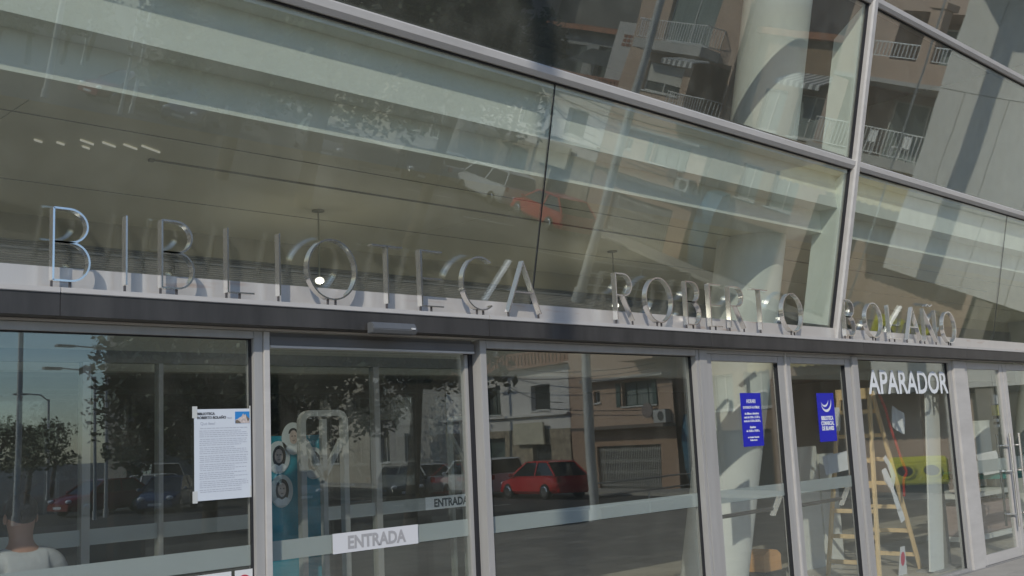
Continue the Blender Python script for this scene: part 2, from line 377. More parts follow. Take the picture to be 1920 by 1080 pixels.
# sliding door with header
sd = P(MB().box(3.13, 4.63, -0.01, 0.10, 2.262, TOPZ), "sliding_door", mat("header_grey", (0.16, 0.155, 0.15), 0.5, 0.3, var=0.1))
P(MB().box(3.13, 4.63, -0.03, 0.10, 2.215, 2.262), "header", MATS["header_grey"], sd)
P(MB().box(3.13, 4.63, -0.034, 0.0, 2.200, 2.213), "track_strip", ALUP, sd)
lf = MB(); lf.box(3.135, 3.165, 0.045, 0.085, 0.02, 2.20); lf.box(4.612, 4.64, 0.045, 0.085, 0.02, 2.20); lf.box(3.165, 4.612, 0.045, 0.085, 0.02, 0.10)
P(lf, "leaf_frame", ALU, sd)
P(MB().box(3.165, 4.612, 0.06, 0.07, 0.10, 2.20), "pane", GLASS, sd)
P(MB().box(3.165, 4.612, 0.0715, 0.0725, 1.058, 1.162), "frosted_band", BAND, sd)
P(MB().box(4.641, 4.668, 0.03, 0.09, 0, 2.26), "dark_gap", GASK, sd)
# fixed window C (deep box frame standing proud)
fixed_panel(4.67, 7.05, 0.055, 0.038, 0.05, yf=-0.045, yb=0.06)
# double doors D and E
P(MB().box(7.052, 7.16, -0.05, 0.07, 0, TOPZ), "door_post", ALU, bevel=0.004)
def leaf(x0, x1, side, name="door"):
    f = P(frame_rect(MB(), x0, x1, 0.01, TOPZ - 0.028, 0.085, 0.10, 0.055, 0.12, -0.025, 0.035), name, ALU, bevel=0.003)
    P(MB().box(x0 + 0.085, x1 - 0.10, 0.0, 0.010, 0.13, TOPZ - 0.083), "pane", GLASS, f)
    P(MB().box(x0 + 0.085, x1 - 0.10, 0.0115, 0.0125, 1.058, 1.162), "frosted_band", BAND, f)
    hm = mat("panic_bar", (0.10, 0.095, 0.09), 0.4, 0.5)
    P(MB().cyl((x0 + 0.10, 0.10, 0.94), (x1 - 0.14, 0.10, 0.95), 0.017, n=10), "push_bar", hm, f)
    xe = x1 - 0.13
    P(MB().bar((xe, 0.05, 1.06), (xe - 0.05, 0.11, 0.89), 0.025, 0.03).bar((xe + 0.03, 0.045, 1.06), (xe - 0.02, 0.105, 0.89), 0.012, 0.03), "bar_arm", STEEL, f)
    P(MB().bar((xe, 0.05, 0.22), (xe - 0.05, 0.10, 0.05), 0.025, 0.03), "floor_bolt", STEEL, f)
    P(MB().box(x1 - 0.102, x1 - 0.095, -0.02, 0.02, 0.13, TOPZ - 0.09), "gasket", GASK, f)
    return f
P(MB().box(7.16, 9.56, -0.03, 0.05, TOPZ - 0.026, TOPZ + 0.001), "door_head", ALU)
leaf(7.165, 8.352, 1); leaf(8.375, 9.545, 1)
P(MB().box(8.353, 8.374, -0.04, 0.0, 0.02, TOPZ + 0.002), "door_stop", ALUP)
P(MB().box(9.548, 9.66, -0.05, 0.07, 0, TOPZ), "door_post", ALU, bevel=0.004)
fixed_panel(9.663, 11.86, 0.05, 0.07, 0.025, band=False, wb=0.035)
P(MB().box(11.863, 12.16, -0.045, 0.06, 0, TOPZ - 0.004), "door_post", ALUP, bevel=0.004)
def glazed_leaf(x0, x1, hx):
    f = P(frame_rect(MB(), x0, x1, 0.01, TOPZ - 0.012, 0.11, 0.10, 0.075, 0.11, -0.02, 0.03), "door", ALUP, bevel=0.003)
    P(MB().box(x0 + 0.11, x1 - 0.10, 0.0, 0.01, 0.12, TOPZ - 0.087), "pane", GLASS, f)
    P(MB().box(x0 + 0.11, x1 - 0.10, 0.0115, 0.0125, 1.02, 1.16), "frosted_band", BAND, f)
    h = MB().cyl((hx, -0.075, 0.36), (hx, -0.075, 1.44), 0.014, n=10)
    for z in (0.5, 1.0, 1.3): h.cyl((hx, -0.075, z), (hx, 0.0, z), 0.009, n=8)
    P(h, "pull_handle", STEEL, f, smooth=True)
    h = MB().cyl((hx, 0.075, 0.36), (hx, 0.075, 1.44), 0.014, n=10)
    P(h, "pull_handle", mat("dark_steel", (0.2, 0.2, 0.2), 0.3, 0.9), f, smooth=True)
    return f
glazed_leaf(12.165, 13.30, 13.17); glazed_leaf(13.315, 14.45, 13.45)
fixed_panel(14.46, 17.5, 0.12, 0.07, 0.05); fixed_panel(17.51, 21.9, 0.07, 0.07, 0.05)
P(MB().box(X0, X1, -0.06, 0.05, -0.012, 0.008), "threshold", mat("threshold_metal", (0.35, 0.34, 0.33), 0.5, 0.5, var=0.1))

# vestibule screen inside
vs_ = P(MB().box(1.2, 7.1, 2.48, 2.54, 2.33, 2.42), "vestibule_screen", mat("vestibule_grey", (0.20, 0.20, 0.19), 0.5, 0.2))
for x in (1.25, 3.19, 3.75, 5.76, 7.05):
    w = 0.03 if x != 3.75 else 0.018
    P(MB().box(x - w, x + w, 2.475, 2.545, 0, 2.33), "post", mat("vestibule_post", (0.42, 0.42, 0.41), 0.45, 0.3), vs_)
for a_, b_ in ((1.28, 3.16), (3.22, 3.73), (3.77, 5.73), (5.79, 7.02)):
    P(MB().box(a_, b_, 2.505, 2.513, 0.02, 2.33), "pane", GLASSI, vs_)
    P(MB().box(a_, b_, 2.500, 2.501, 1.05, 1.16), "frosted_band", BAND, vs_)
# ceiling lights: short strips, and the pendant
LAMPM = mat("lit_tube", (0.9, 0.9, 0.85), 0.5, emit=((1, 0.96, 0.88), 0.25))
for x, y, l in ((2.30, 1.08, 0.03), (2.42, 1.06, 0.03), (2.53, 0.95, 0.055), (2.57, 1.06, 0.03), (2.65, 0.925, 0.055), (2.77, 0.90, 0.06), (2.89, 0.88, 0.085)):
    t_ = MB().bar((x - l*0.89, y - l*0.45, 3.479), (x + l*0.89, y + l*0.45, 3.479), 0.008, 0.01).build("strip_light", LAMPM)
    tag(t_, "thin lit strip light in the small cluster under the library ceiling", "light", "strip lights under the library ceiling")
mat("rod_brass", (0.33, 0.31, 0.22), 0.4, 0.4)
BULB = mat("lit_bulb", (0.9, 0.9, 0.85), 0.5, emit=((1, 0.94, 0.84), 2.0))
for px_, lb in ((4.70, "small pendant lamp on a thin rod hanging behind the letter O of BIBLIOTECA"), (8.25, "added pendant lamp behind ROBERTO brightening the ceiling left of the round column")):  # second pendant is an added lamp to brighten the ceiling
    pd = empty("pendant_lamp", (px_, 1.77, 3.485)); tag(pd, lb, "lamp", "pendant lamps under the library ceiling")
    MB().cyl((0, 0, -0.012), (0, 0, 0), 0.05, n=20).build("ceiling_rose", MATS["rod_brass"], pd)
    MB().cyl((0, 0, -0.53), (0, 0, -0.012), 0.007, n=8).build("rod", MATS["rod_brass"], pd)
    MB().sphere((0.0, 0, -0.555), 0.036, sc=(1, 1, 0.75)).build("lamp_head", BULB, pd, smooth=True)
    ll = bpy.data.lights.new("lamp_glow", 'POINT'); ll.energy = 3; ll.shadow_soft_size = 0.05; ll.color = (1, 0.93, 0.80)
    lo = bpy.data.objects.new("lamp_glow", ll); COL.objects.link(lo); lo.parent = pd; lo.location = (0, 0, -0.66)

# ---------------------------------------------------------------- steel sign letters
def arc(cx, cy, rx, ry, a0, a1, n=14):
    return [(cx + rx * cos(radians(a0 + (a1 - a0) * i / n)), cy + ry * sin(radians(a0 + (a1 - a0) * i / n))) for i in range(n + 1)]
H = 0.343
def letter_strokes(ch, w):
    if ch == 'I': return [([(w/2, 0), (w/2, H)], False)]
    if ch == 'L': return [([(0, H), (0, 0), (w, 0)], False)]
    if ch == 'T': return [([(w/2, 0), (w/2, H)], False), ([(0, H), (w, H)], False)]
    if ch == 'E': return [([(w, H), (0, H), (0, 0), (w, 0)], False), ([(0.006, H*0.5), (w*0.95, H*0.5)], False)]
    if ch == 'O': return [(arc(w/2, H/2, w/2, H/2, 0, 360, 40)[:-1], True)]
    if ch == 'C': return [(arc(w*0.62, H/2, w*0.62, H/2, 55, 305, 30), False)]
    if ch == 'A': return [([(0, 0), (w/2, H), (w, 0)], False), ([(w*0.21, H*0.40), (w*0.79, H*0.40)], False)]
    if ch in 'BR':
        r = H * 0.255
        b = w - 0.0
        up = [(0, H)] + [(b*0.94 - min(r, b*0.8), H)] + arc(b*0.94 - min(r, b*0.8), H - H*0.235, min(r, b*0.8), H*0.235, 90, -90, 14)[1:] + [(0.006, H*0.53)]
        if ch == 'B':
            lo = arc(b - min(r, b*0.8), H*0.265, min(r, b*0.8), H*0.265, 90, -90, 14) + [(0, 0)]
            return [([(0, 0), (0, H)], False), (up, False), ([(0.006, H*0.53)] + lo, False)]
        return [([(0, 0), (0, H)], False), (up, False), ([(w*0.42, H*0.53), (w, 0)], False)]
    if ch == 'Ñ': return [([(0, 0), (0, H), (w, 0), (w, H)], False), ([(w*0.22, H+0.035), (w*0.38, H+0.055), (w*0.6, H+0.035), (w*0.78, H+0.055)], False)]
SPEC = [('B', 1.934, .17, 'BIBLIOTECA', 'first letter'), ('I', 2.28, .012, 'BIBLIOTECA', 'second letter'), ('B', 2.471, .172, 'BIBLIOTECA', 'third letter'), ('L', 2.837, .155, 'BIBLIOTECA', 'fourth letter'),
        ('I', 3.145, .012, 'BIBLIOTECA', 'fifth letter'), ('O', 3.335, .33, 'BIBLIOTECA', 'sixth letter'), ('T', 3.779, .228, 'BIBLIOTECA', 'seventh letter'), ('E', 4.152, .172, 'BIBLIOTECA', 'eighth letter'),
        ('C', 4.494, .25, 'BIBLIOTECA', 'ninth letter'), ('A', 4.89, .305, 'BIBLIOTECA', 'last letter'),
        ('R', 6.002, .19, 'ROBERTO', 'first letter'), ('O', 6.35, .327, 'ROBERTO', 'second letter'), ('B', 6.862, .18, 'ROBERTO', 'third letter'), ('E', 7.179, .16, 'ROBERTO', 'fourth letter'),
        ('R', 7.461, .21, 'ROBERTO', 'fifth letter'), ('T', 7.803, .243, 'ROBERTO', 'sixth letter'), ('O', 8.277, .335, 'ROBERTO', 'last letter'),
        ('B', 9.384, .19, 'BOLAÑO', 'first letter'), ('O', 9.80, .337, 'BOLAÑO', 'second letter'), ('L', 10.293, .23, 'BOLAÑO', 'third letter'), ('A', 10.677, .32, 'BOLAÑO', 'fourth letter'),
        ('Ñ', 11.10, .28, 'BOLAÑO', 'fifth letter'), ('O', 11.56, .325, 'BOLAÑO', 'last letter')]
pinm = mat("pin_steel", (0.12, 0.11, 0.11), 0.5, 0.6)
pin0 = None
for ch, x, w, word, pos in SPEC:
    a = MB()
    for pts, cl in letter_strokes(ch, w): a.strap(pts, 0.0095, lambda u, v, d: (u, d, v), (-0.021, 0.021), cl)
    nm = "steel_letter"
    o = a.build(nm, STEEL, smooth=(ch in 'BRCO')); o.location = (x, -0.085, 2.477)
    tag(o, "polished steel letter %s standing on the ledge, %s of %s" % (ch, pos, word), "letter", "steel letters of the library name")
    px = {'I': [w/2], 'O': [w*0.42, w*0.58], 'C': [w*0.5, w*0.72], 'A': [0.01, w-0.01], 'T': [w/2], 'Ñ': [0.0, w], 'R': [0.0, w]}.get(ch, [0.0, w*0.5])
    for q in px:
        if pin0 is None: pin0 = p_ = MB().box(-0.004, 0.004, -0.006, 0.006, -0.04, -0.002).build("mounting_pin", pinm, o)
        else: p_ = link_child(pin0, o)
        p_.location = (q, 0.0, 0.004 if ch in 'OC' else 0)
# door sensor on the fascia
se = empty("door_sensor", (3.85, -0.15, 2.318)); tag(se, "dark grey automatic door sensor box on the fascia above the sliding door", "sensor")
MB().prism([(-0.006, -0.035), (-0.006, 0.03), (-0.05, 0.03), (-0.075, -0.01), (-0.06, -0.035)], lambda u, v, w: (w, u, v), (-0.16, 0.16)).build("sensor_housing", mat("sensor_plastic", (0.11, 0.115, 0.12), 0.2, var=0.08), se, bevel=0.004)
MB().box(0.115, 0.14, -0.078, -0.066, -0.008, 0.002).build("maker_plate", mat("sensor_plate", (0.6, 0.6, 0.6), 0.4), se)

# ---------------------------------------------------------------- notices on the glass
BLUE = mat("blue_vinyl", (0.012, 0.016, 0.42), 0.45, var=0.03)
PRINT = mat("white_print", (0.72, 0.74, 0.76), 0.5)
PAPER = mat("poster_paper", (0.60, 0.64, 0.69), 0.6, var=0.02, scale=8)
BLACKI = mat("black_ink", (0.03, 0.03, 0.035), 0.6)
GREYI = mat("grey_ink", (0.40, 0.42, 0.48), 0.6)
pw = empty("poster", (2.87, 0.0, 1.41)); tag(pw, "white printed notice with a small mountain photo taped to the left glass", "poster")
MB().box(-0.168, 0.168, 0.011, 0.0125, 0, 0.465).build("paper_sheet", PAPER, pw)
tape = mat("clear_tape", (0.55, 0.56, 0.54), 0.3)
for x_, z_ in ((-0.165, 0.45), (0.165, 0.45), (-0.165, 0.02), (0.165, 0.03)): MB().box(x_ - 0.014, x_ + 0.014, 0.0102, 0.0108, z_ - 0.03, z_ + 0.03).build("tape", tape, pw)
text_obj("heading", "BIBLIOTECA", 0.0185, BLACKI, (-0.152, 0.0105, 0.435), pw, align='LEFT', bold=0.0006)
text_obj("heading", "ROBERTO BOLAÑO", 0.0185, BLACKI, (-0.152, 0.0105, 0.415), pw, align='LEFT', bold=0.0006)
text_obj("subheading", "Blanes", 0.011, GREYI, (0.02, 0.0105, 0.415), pw, align='LEFT')
text_obj("subheading", "Què fem?", 0.022, GREYI, (-0.135, 0.0105, 0.384), pw, align='LEFT')
tl = MB(); random.seed(3); z = 0.365; k = 0
while z > 0.04:
    x_ = -0.14 + (0.004 if k % 5 == 0 else 0); xe = random.choice([0.13, 0.14, 0.135, 0.06, 0.10, 0.14])
    while x_ < xe:
        l = random.uniform(0.008, 0.028); tl.box(x_, min(x_ + l, xe), 0.0102, 0.0108, z, z + 0.0032); x_ += l + 0.004
    z -= 0.0098 if k % 4 else 0.0135; k += 1
o = tl.build("text_lines", GREYI, pw); o["kind"] = "stuff"
ph = MB().box(0.066, 0.152, 0.0100, 0.0107, 0.388, 0.450).build("photo_sky", mat("print_sky", (0.03, 0.22, 0.55), 0.5), pw)
fz = lambda u, v, w: (u, w, v)
MB().prism([(0.067, 0.389), (0.151, 0.389), (0.151, 0.412), (0.138, 0.422), (0.128, 0.436), (0.121, 0.431), (0.114, 0.440), (0.104, 0.424), (0.09, 0.417), (0.08, 0.411), (0.067, 0.407)], fz, (0.0094, 0.0099)).build("photo_mountain", mat("print_rock", (0.52, 0.45, 0.42), 0.6, var=0.35, scale=90), pw)
MB().prism([(0.067, 0.3895), (0.100, 0.3895), (0.09, 0.400), (0.08, 0.406), (0.067, 0.403)], fz, (0.0088, 0.0093)).build("photo_foreground", mat("print_shadow", (0.16, 0.13, 0.10), 0.6, var=0.4, scale=90), pw)
MB().prism([(0.128, 0.436), (0.138, 0.402), (0.146, 0.400), (0.151, 0.412), (0.138, 0.422)], fz, (0.0088, 0.0093)).build("photo_foreground", MATS["print_shadow"], pw)

def entrada(x0, x1, z0, y, ink, label, sheetm):
    e = empty("entrance_sign", ((x0 + x1) / 2, y, z0)); w = (x1 - x0) / 2
    MB().box(-w, w, 0, 0.001, 0, 0.112).build("sign_sheet", sheetm, e)
    text_obj("lettering", "ENTRADA", 0.099, ink, (0, -0.001, 0.022), e, sx=0.93 * (2*w) / 0.62, bold=0.0035)
    tag(e, label, "sign"); return e
entrada(3.57, 4.19, 1.054, 0.0560, mat("silver_ink", (0.36, 0.355, 0.36), 0.5), "pale sign reading ENTRADA in grey letters on the front sliding door", mat("sign_sheet_pale", (0.62, 0.62, 0.63), 0.5))
entrada(6.29, 6.90, 1.05, 2.496, mat("navy_ink", (0.02, 0.045, 0.06), 0.5), "white sign reading ENTRADA in dark letters on the inner glass screen", mat("sign_sheet_white", (0.85, 0.88, 0.90), 0.5))

b1 = empty("blue_sign", (7.815, -0.003, 1.495)); tag(b1, "blue sign headed HORARI with opening hours in white on the door leaf", "sign")
MB().box(-0.155, 0.155, 0, 0.0015, 0, 0.447).build("sign_sheet", BLUE, b1)
for tx, sz, zz, sx in (("HORARI", 0.046, 0.362, 0.82), ("D'ATENCIÓ AL PÚBLIC", 0.028, 0.316, 0.88), ("de dilluns a divendres", 0.026, 0.266, 0.95), ("matí de 9.30 a 13.30 h,", 0.026, 0.235, 1.0), ("tarda de 15.30 a 20.30 h,", 0.026, 0.204, 0.96),
                       ("dissabtes", 0.026, 0.152, 0.95), ("de 10.00 a 14.00 h,", 0.026, 0.121, 1.0), ("en el tauler d'anuncis", 0.019, 0.070, 1.05), ("festius tancat", 0.019, 0.046, 1.05)):
    text_obj("lettering", tx, sz, PRINT, (0, -0.0012, zz), b1, sx=sx, bold=0.0009)
b2 = empty("blue_sign", (9.06, -0.003, 1.492)); tag(b2, "blue sign with a white crescent emblem reading BIBLIOTECA COMARCAL DE BLANES on the door", "sign")
MB().box(-0.155, 0.155, 0, 0.0015, 0, 0.445).build("sign_sheet", BLUE, b2)
for i_, tx in enumerate(("BIBLIOTECA", "COMARCAL", "DE BLANES")): text_obj("lettering", tx, 0.050, PRINT, (0.005, -0.0012, 0.198 - i_ * 0.047), b2, sx=0.80 if i_ == 0 else 0.86, bold=0.0022)
def crescent(cx, cz, r, a0, a1, t):
    n = 18; out = []; inn = []
    for i in range(n + 1):
        a = radians(a0 + (a1 - a0) * i / n); k = sin(pi * i / n)
        out.append((cx + r * cos(a), cz + r * sin(a))); inn.append((cx + (r - t * k) * cos(a), cz + (r - t * k) * sin(a)))
    return out + inn[::-1]
MB().prism(crescent(0.005, 0.365, 0.095, 195, 372, 0.024), fz, (-0.0015, -0.0003)).build("emblem", PRINT, b2)
MB().prism(crescent(-0.02, 0.385, 0.068, 200, 355, 0.018), fz, (-0.0015, -0.0003)).build("emblem", PRINT, b2)
ap = text_obj("window_lettering", "APARADOR", 0.335, PRINT, (10.87, 0.012, 1.932), None, sx=1.0, bold=0.006)
ap.scale = (1.03, 1, 1); tag(ap, "large white vinyl letters reading APARADOR across the shop window", "lettering")
for i_, (x0, x1) in enumerate(((2.55, 2.905), (2.925, 3.032))):
    s_ = empty("small_notice", ((x0 + x1) / 2, 0.009, 0.90)); w = (x1 - x0) / 2
    MB().box(-w, w, 0, 0.001, 0, 0.142).build("sign_sheet", mat("notice_white", (0.66, 0.67, 0.66), 0.5), s_)
    if i_: MB().strap(arc(0, 0.07, 0.042, 0.042, 0, 360, 30)[:-1], 0.009, fz, (-0.001, -0.0002), True).build("red_ring", mat("red_print", (0.55, 0.03, 0.05), 0.5), s_); tag(s_, "white square prohibition notice with a red ring under the band of the left glass", "notice")
    else: tag(s_, "plain white notice at the lower edge of the left glass", "notice")

# ---------------------------------------------------------------- things inside the doors
WOOD = mat("ladder_wood", (0.80, 0.60, 0.34), 0.55, var=0.14, scale=6, stretch=(6, 6, 0.6))
ld = empty("wooden_ladder", (11.33, 0.85, 0)); tag(ld, "pale wooden folding ladder hung with papers inside the APARADOR window", "ladder")
def LP(u, v, s): # u -1/+1 leg side along x, v -1/+1 across, s 0 floor..1 top
    xf, xt = (-0.47 if u < 0 else 0.50), (-0.13 if u < 0 else -0.06); wf, wt = 0.30, 0.18
    return Vector((xf + (xt - xf) * s, (wf + (wt - wf) * s) * v - 0.02 * s, 1.99 * s))
for u in (-1, 1):
    for v in (-1, 1): MB().bar(LP(u, v, 0), LP(u, v, 1), 0.055, 0.03, up=(0, 1, 0)).build("stile", WOOD, ld, bevel=0.003)
    for i in range(7):
        s = 0.08 + i * 0.135
        MB().bar(LP(u, -1, s), LP(u, 1, s), 0.03, 0.045).build("rung", WOOD, ld, bevel=0.002)
MB().bar(Vector((-0.10, -0.20, 1.97)), Vector((-0.10, 0.20, 1.97)), 0.10, 0.12).build("top_cap", WOOD, ld, bevel=0.004)
SHEET = mat("white_sheet", (0.72, 0.73, 0.74), 0.6, var=0.04, scale=10)
def sheet(name, label, c, ux, uz, w, h, m=SHEET, curl=0.02, nrm=None, cat="paper"):
    ux = Vector(ux).normalized(); uz = Vector(uz).normalized(); n = ux.cross(uz).normalized(); a = MB(); N = 6; vs = []; fs = []
    for k, off in enumerate((0.0, 0.002)):
        for j in range(N + 1):
            for i in range(N + 1):
                u = i / N - .5; v = j / N - .5
                vs.append(Vector(c) + ux * u * w + uz * v * h + n * (curl * (u*u*3 + sin(v * 4 + u * 2) * 0.4) + off))
    q = (N + 1) ** 2
    for j in range(N):
        for i in range(N):
            a0 = j*(N+1)+i; f = (a0, a0+1, a0+N+2, a0+N+1); fs.append(f[::-1]); fs.append(tuple(t + q for t in f))
    for i in range(N):
        fs.append((i, i+1, q+i+1, q+i)); t0 = N*(N+1)+i; fs.append((t0+1, t0, q+t0, q+t0+1))
        e = i*(N+1); fs.append((e+N+1, e, q+e, q+e+N+1)); e2 = e+N; fs.append((e2, e2+N+1, q+e2+N+1, q+e2))
    o = a.add(vs, fs).build(name, m, smooth=True); tag(o, label, cat, "papers hung on the ladder" if cat == "paper" else None); return o
sheet("paper_sheet", "square white sheet hanging by one corner from the right ladder leg", (11.55, 0.52, 1.66), (0.8, -0.3, -0.45), (0.3, 0.1, 1), 0.19, 0.25)
sheet("paper_sheet", "white sheet hanging under the top of the ladder's left leg", (10.95, 0.98, 1.70), (0.9, -0.35, 0), (0.05, 0, 1), 0.17, 0.26)
ps = sheet("printed_sheet", "printed white sheet tilted on a left rung of the ladder above the band", (10.72, 0.86, 1.23), (0.9, -0.3, 0.12), (-0.1, 0.1, 1), 0.36, 0.20, curl=0.01)
pts = [(11.12, 0.50, 1.27), (11.20, 0.49, 1.18), (11.25, 0.48, 1.05), (11.17, 0.48, 0.93), (11.10, 0.49, 1.02), (11.06, 0.49, 1.13), (11.14, 0.47, 0.98), (11.20, 0.46, 0.84), (11.27, 0.46, 0.70), (11.33, 0.46, 0.58)]
rb = MB()
for i, (a_, b_) in enumerate(zip(pts[:-1], pts[1:])): rb.bar(Vector(a_), Vector(b_) + (Vector(b_) - Vector(a_)) * 0.12, 0.055 + 0.012 * (i % 3), 0.003, up=(0.2, 1, 0.1))
tag(rb.build("paper_ribbon", SHEET), "long twisted white paper ribbon looped round the ladder's front leg", "ribbon")
rr = MB(); rp = [(11.22, 0.55, 1.98), (11.32, 0.53, 1.78), (11.35, 0.52, 1.62), (11.42, 0.50, 1.42), (11.50, 0.49, 1.22), (11.60, 0.49, 1.08), (11.52, 0.50, 1.0), (11.50, 0.50, 0.82)]
for a_, b_ in zip(rp[:-1], rp[1:]): rr.bar(Vector(a_), Vector(b_), 0.04, 0.003, up=(0.2, 1, 0.1))
rib = tag(rr.build("red_ribbon", mat("ribbon_red", (0.40, 0.05, 0.04), 0.6, var=0.3, scale=8)), "dark red ribbon trailing down the right leg of the ladder", "ribbon")
sc = empty("small_card", (11.20, 0.50, 0)); tag(sc, "white folded card with a red oval at the foot of the ladder", "card")
MB().prism([(0, 0.0), (0.20, 0.0), (0.14, 0.30), (0.04, 0.30)], lambda u, v, w: (u, w - 0.1 * v, v), (0, 0.004)).build("card", SHEET, sc)
MB().prism(arc(0.09, 0.17, 0.045, 0.075, 0, 360, 24)[:-1], lambda u, v, w: (u, w - 0.1 * v, v), (-0.003, -0.0006)).build("red_oval", mat("oval_red", (0.60, 0.03, 0.10), 0.5), sc)
db = empty("display_board", (11.8, 0.27, 0)); tag(db, "tall narrow white board standing behind the right half of the APARADOR window", "board")
MB().bar(Vector((-0.18, 0, 0)), Vector((0.10, -0.02, 1.96)), 0.33, 0.02, up=(0, 1, 0)).build("white_face", WHITEP, db)
MB().box(0.06, 0.44, 0.10, 0.12, 0.0, 1.95).build("shaded_face", mat("board_shade_grey", (0.30, 0.30, 0.285), 0.6, var=0.04), db)  # grey colour stands in for shade on the board's right side
MB().box(-0.25, 0.40, -0.06, 0.2, 0, 0.02).build("foot", mat("board_foot", (0.3, 0.3, 0.3), 0.6), db)
cb = empty("wooden_box", (10.33, 1.5, 0)); tag(cb, "orange wooden box with a rounded top on the floor behind the doors", "box")
bx_ = [(-0.17, 0.10), (0.17, 0.10), (0.17, 0.27), (0.10, 0.315), (0, 0.33), (-0.10, 0.315), (-0.17, 0.27)]
MB().prism(bx_, lambda u, v, w: (u, w, v), (0, 0.22)).build("box_body", mat("orange_wood", (0.62, 0.34, 0.15), 0.6, var=0.2, scale=5), cb)
MB().box(-0.20, 0.20, -0.03, 0.25, 0, 0.10).build("plinth", DARKW, cb)
tb = empty("display_table", (15.8, 1.25, 0)); tag(tb, "round topped teal display table behind the far right doors", "table")
MB().cyl((0, 0, 0.80), (0, 0, 0.86), 0.75, n=40).build("table_top", mat("teal_top", (0.03, 0.22, 0.20), 0.4, var=0.1), tb)
MB().cyl((0, 0, 0.02), (0, 0, 0.80), 0.06, n=16).build("stem", ALU, tb); MB().cyl((0, 0, 0), (0, 0, 0.02), 0.35, n=30).build("foot", ALU, tb)
wc = tag(MB().cyl((15.5, 1.25, 0.862), (15.5, 1.25, 1.58), 0.17, n=32).cyl((15.5, 1.25, 1.58), (15.5, 1.25, 1.60), 0.175, n=32).build("white_drum", WHITEP, smooth=True), "tall white cylindrical drum on the teal table", "drum")
pk = empty("low_bench", (14.6, 0.85, 0)); tag(pk, "low bench with a pinkish upholstered front and white edges behind the far right doors", "bench")
MB().box(-0.75, 0.9, -0.05, 0.5, 0.14, 0.52).build("padded_front", mat("dusty_pink", (0.36, 0.28, 0.26), 0.85, var=0.1, bump=0.3), pk, bevel=0.02)
MB().box(-0.78, 0.93, -0.08, 0.52, 0.08, 0.14).build("white_edge", WHITEP, pk); MB().box(-0.78, 0.93, -0.06, 0.52, 0.62, 0.68).build("shelf", WHITEP, pk)
for x_ in (-0.7, 0.0, 0.85):
    MB().box(x_ - 0.02, x_ + 0.02, 0.30, 0.42, 0.0, 0.08).build("leg", DARKW, pk); MB().box(x_ - 0.02, x_ + 0.02, 0.30, 0.42, 0.52, 0.62).build("upright", DARKW, pk)
pf = sheet("picture_card", "white card with a grey framed picture leaning on the drum at the right doors", (15.05, 0.95, 1.02), (1, -0.3, 0.08), (-0.05, 0.3, 1), 0.42, 0.30, cat="card")
og = tag(MB().prism([(-0.10, 0), (0.12, 0), (0.03, 0.42), (-0.06, 0.40)], lambda u, v, w: (13.95 + u, 0.9 + w, 0.69 - 0.01 + v * 0.55), (0, 0.05)).build("orange_ornament", mat("orange_felt", (0.55, 0.22, 0.04), 0.8, var=0.15)), "small orange wedge ornament on the low bench shelf", "ornament")
# striped hanging ornament at the far right
ho = empty("hanging_ornament", (13.78, 0.30, 1.50)); tag(ho, "hanging ornament of white, yellow and black striped cylinders inside the last door", "ornament")
for i, (z0, z1, c) in enumerate(((0.30, 0.42, (0.7, 0.7, 0.7)), (0.16, 0.29, (0.62, 0.58, 0.22)), (0.12, 0.155, (0.02, 0.02, 0.02)), (0.085, 0.118, (0.7, 0.7, 0.7)), (0.05, 0.083, (0.02, 0.02, 0.02)), (0.015, 0.048, (0.7, 0.7, 0.7)))):
    MB().cyl((0, 0, z0), (0, 0, z1), 0.045 if i < 2 else 0.032, n=14).build("segment", mat("ornament_%d" % i, c, 0.5), ho)
MB().cyl((0, 0, 0.42), (0, 0, 0.80), 0.003, n=6).build("cord", GASK, ho)

# security gates and the banner in the vestibule
GATEM = mat("gate_grey", (0.30, 0.31, 0.30), 0.45, 0.2)
def sec_gate(x, y, label):
    g = empty("security_gate", (x, y, 0)); tag(g, label, "security gate", "library security gates in the vestibule")
    def R(pts, cl=False, t=0.035): MB().strap(pts, t, lambda u, v, w: (u, w, v), (-0.02, 0.02), cl).build("tube", GATEM, g)
    fr = [(-0.17, 0.02), (-0.17, 1.78)] + arc(-0.11, 1.82, 0.06, 0.06, 180, 90, 5) + arc(0.11, 1.82, 0.06, 0.06, 90, 0, 5) + [(0.17, 1.78), (0.17, 0.02)]
    MB().strap(fr, 0.04, lambda u, v, w: (u, w, v), (-0.025, 0.025)).build("frame", GATEM, g)
    R([(-0.15, 1.70), (0, 1.46), (0.15, 1.70)]); R([(0, 1.84), (0, 0.12)]); R([(-0.15, 1.02), (0.15, 1.02)]); R([(-0.15, 0.12), (0.15, 0.12)])
    MB().box(-0.22, 0.22, -0.09, 0.09, 0, 0.03).build("base_plate", GATEM, g)
sec_gate(4.17, 1.0, "grey tubular security gate standing beside the teal banner")
sec_gate(7.22, 3.0, "grey tubular security gate seen next to the window frame right of the sliding door")
bn = empty("portrait_banner", (4.02, 1.12, 0)); tag(bn, "teal banner with four oval portrait photos standing left in the vestibule", "banner")
TEAL = mat("banner_teal", (0.02, 0.22, 0.29), 0.5, var=0.25, scale=5)
MB().box(-0.22, 0.25, 0.0, 0.008, 0.30, 1.74).build("panel", TEAL, bn); MB().box(-0.24, 0.27, -0.10, 0.12, 0.0, 0.03).build("foot", GATEM, bn); MB().box(-0.05, 0.0, 0.012, 0.03, 0.03, 1.6).build("support", GATEM, bn)
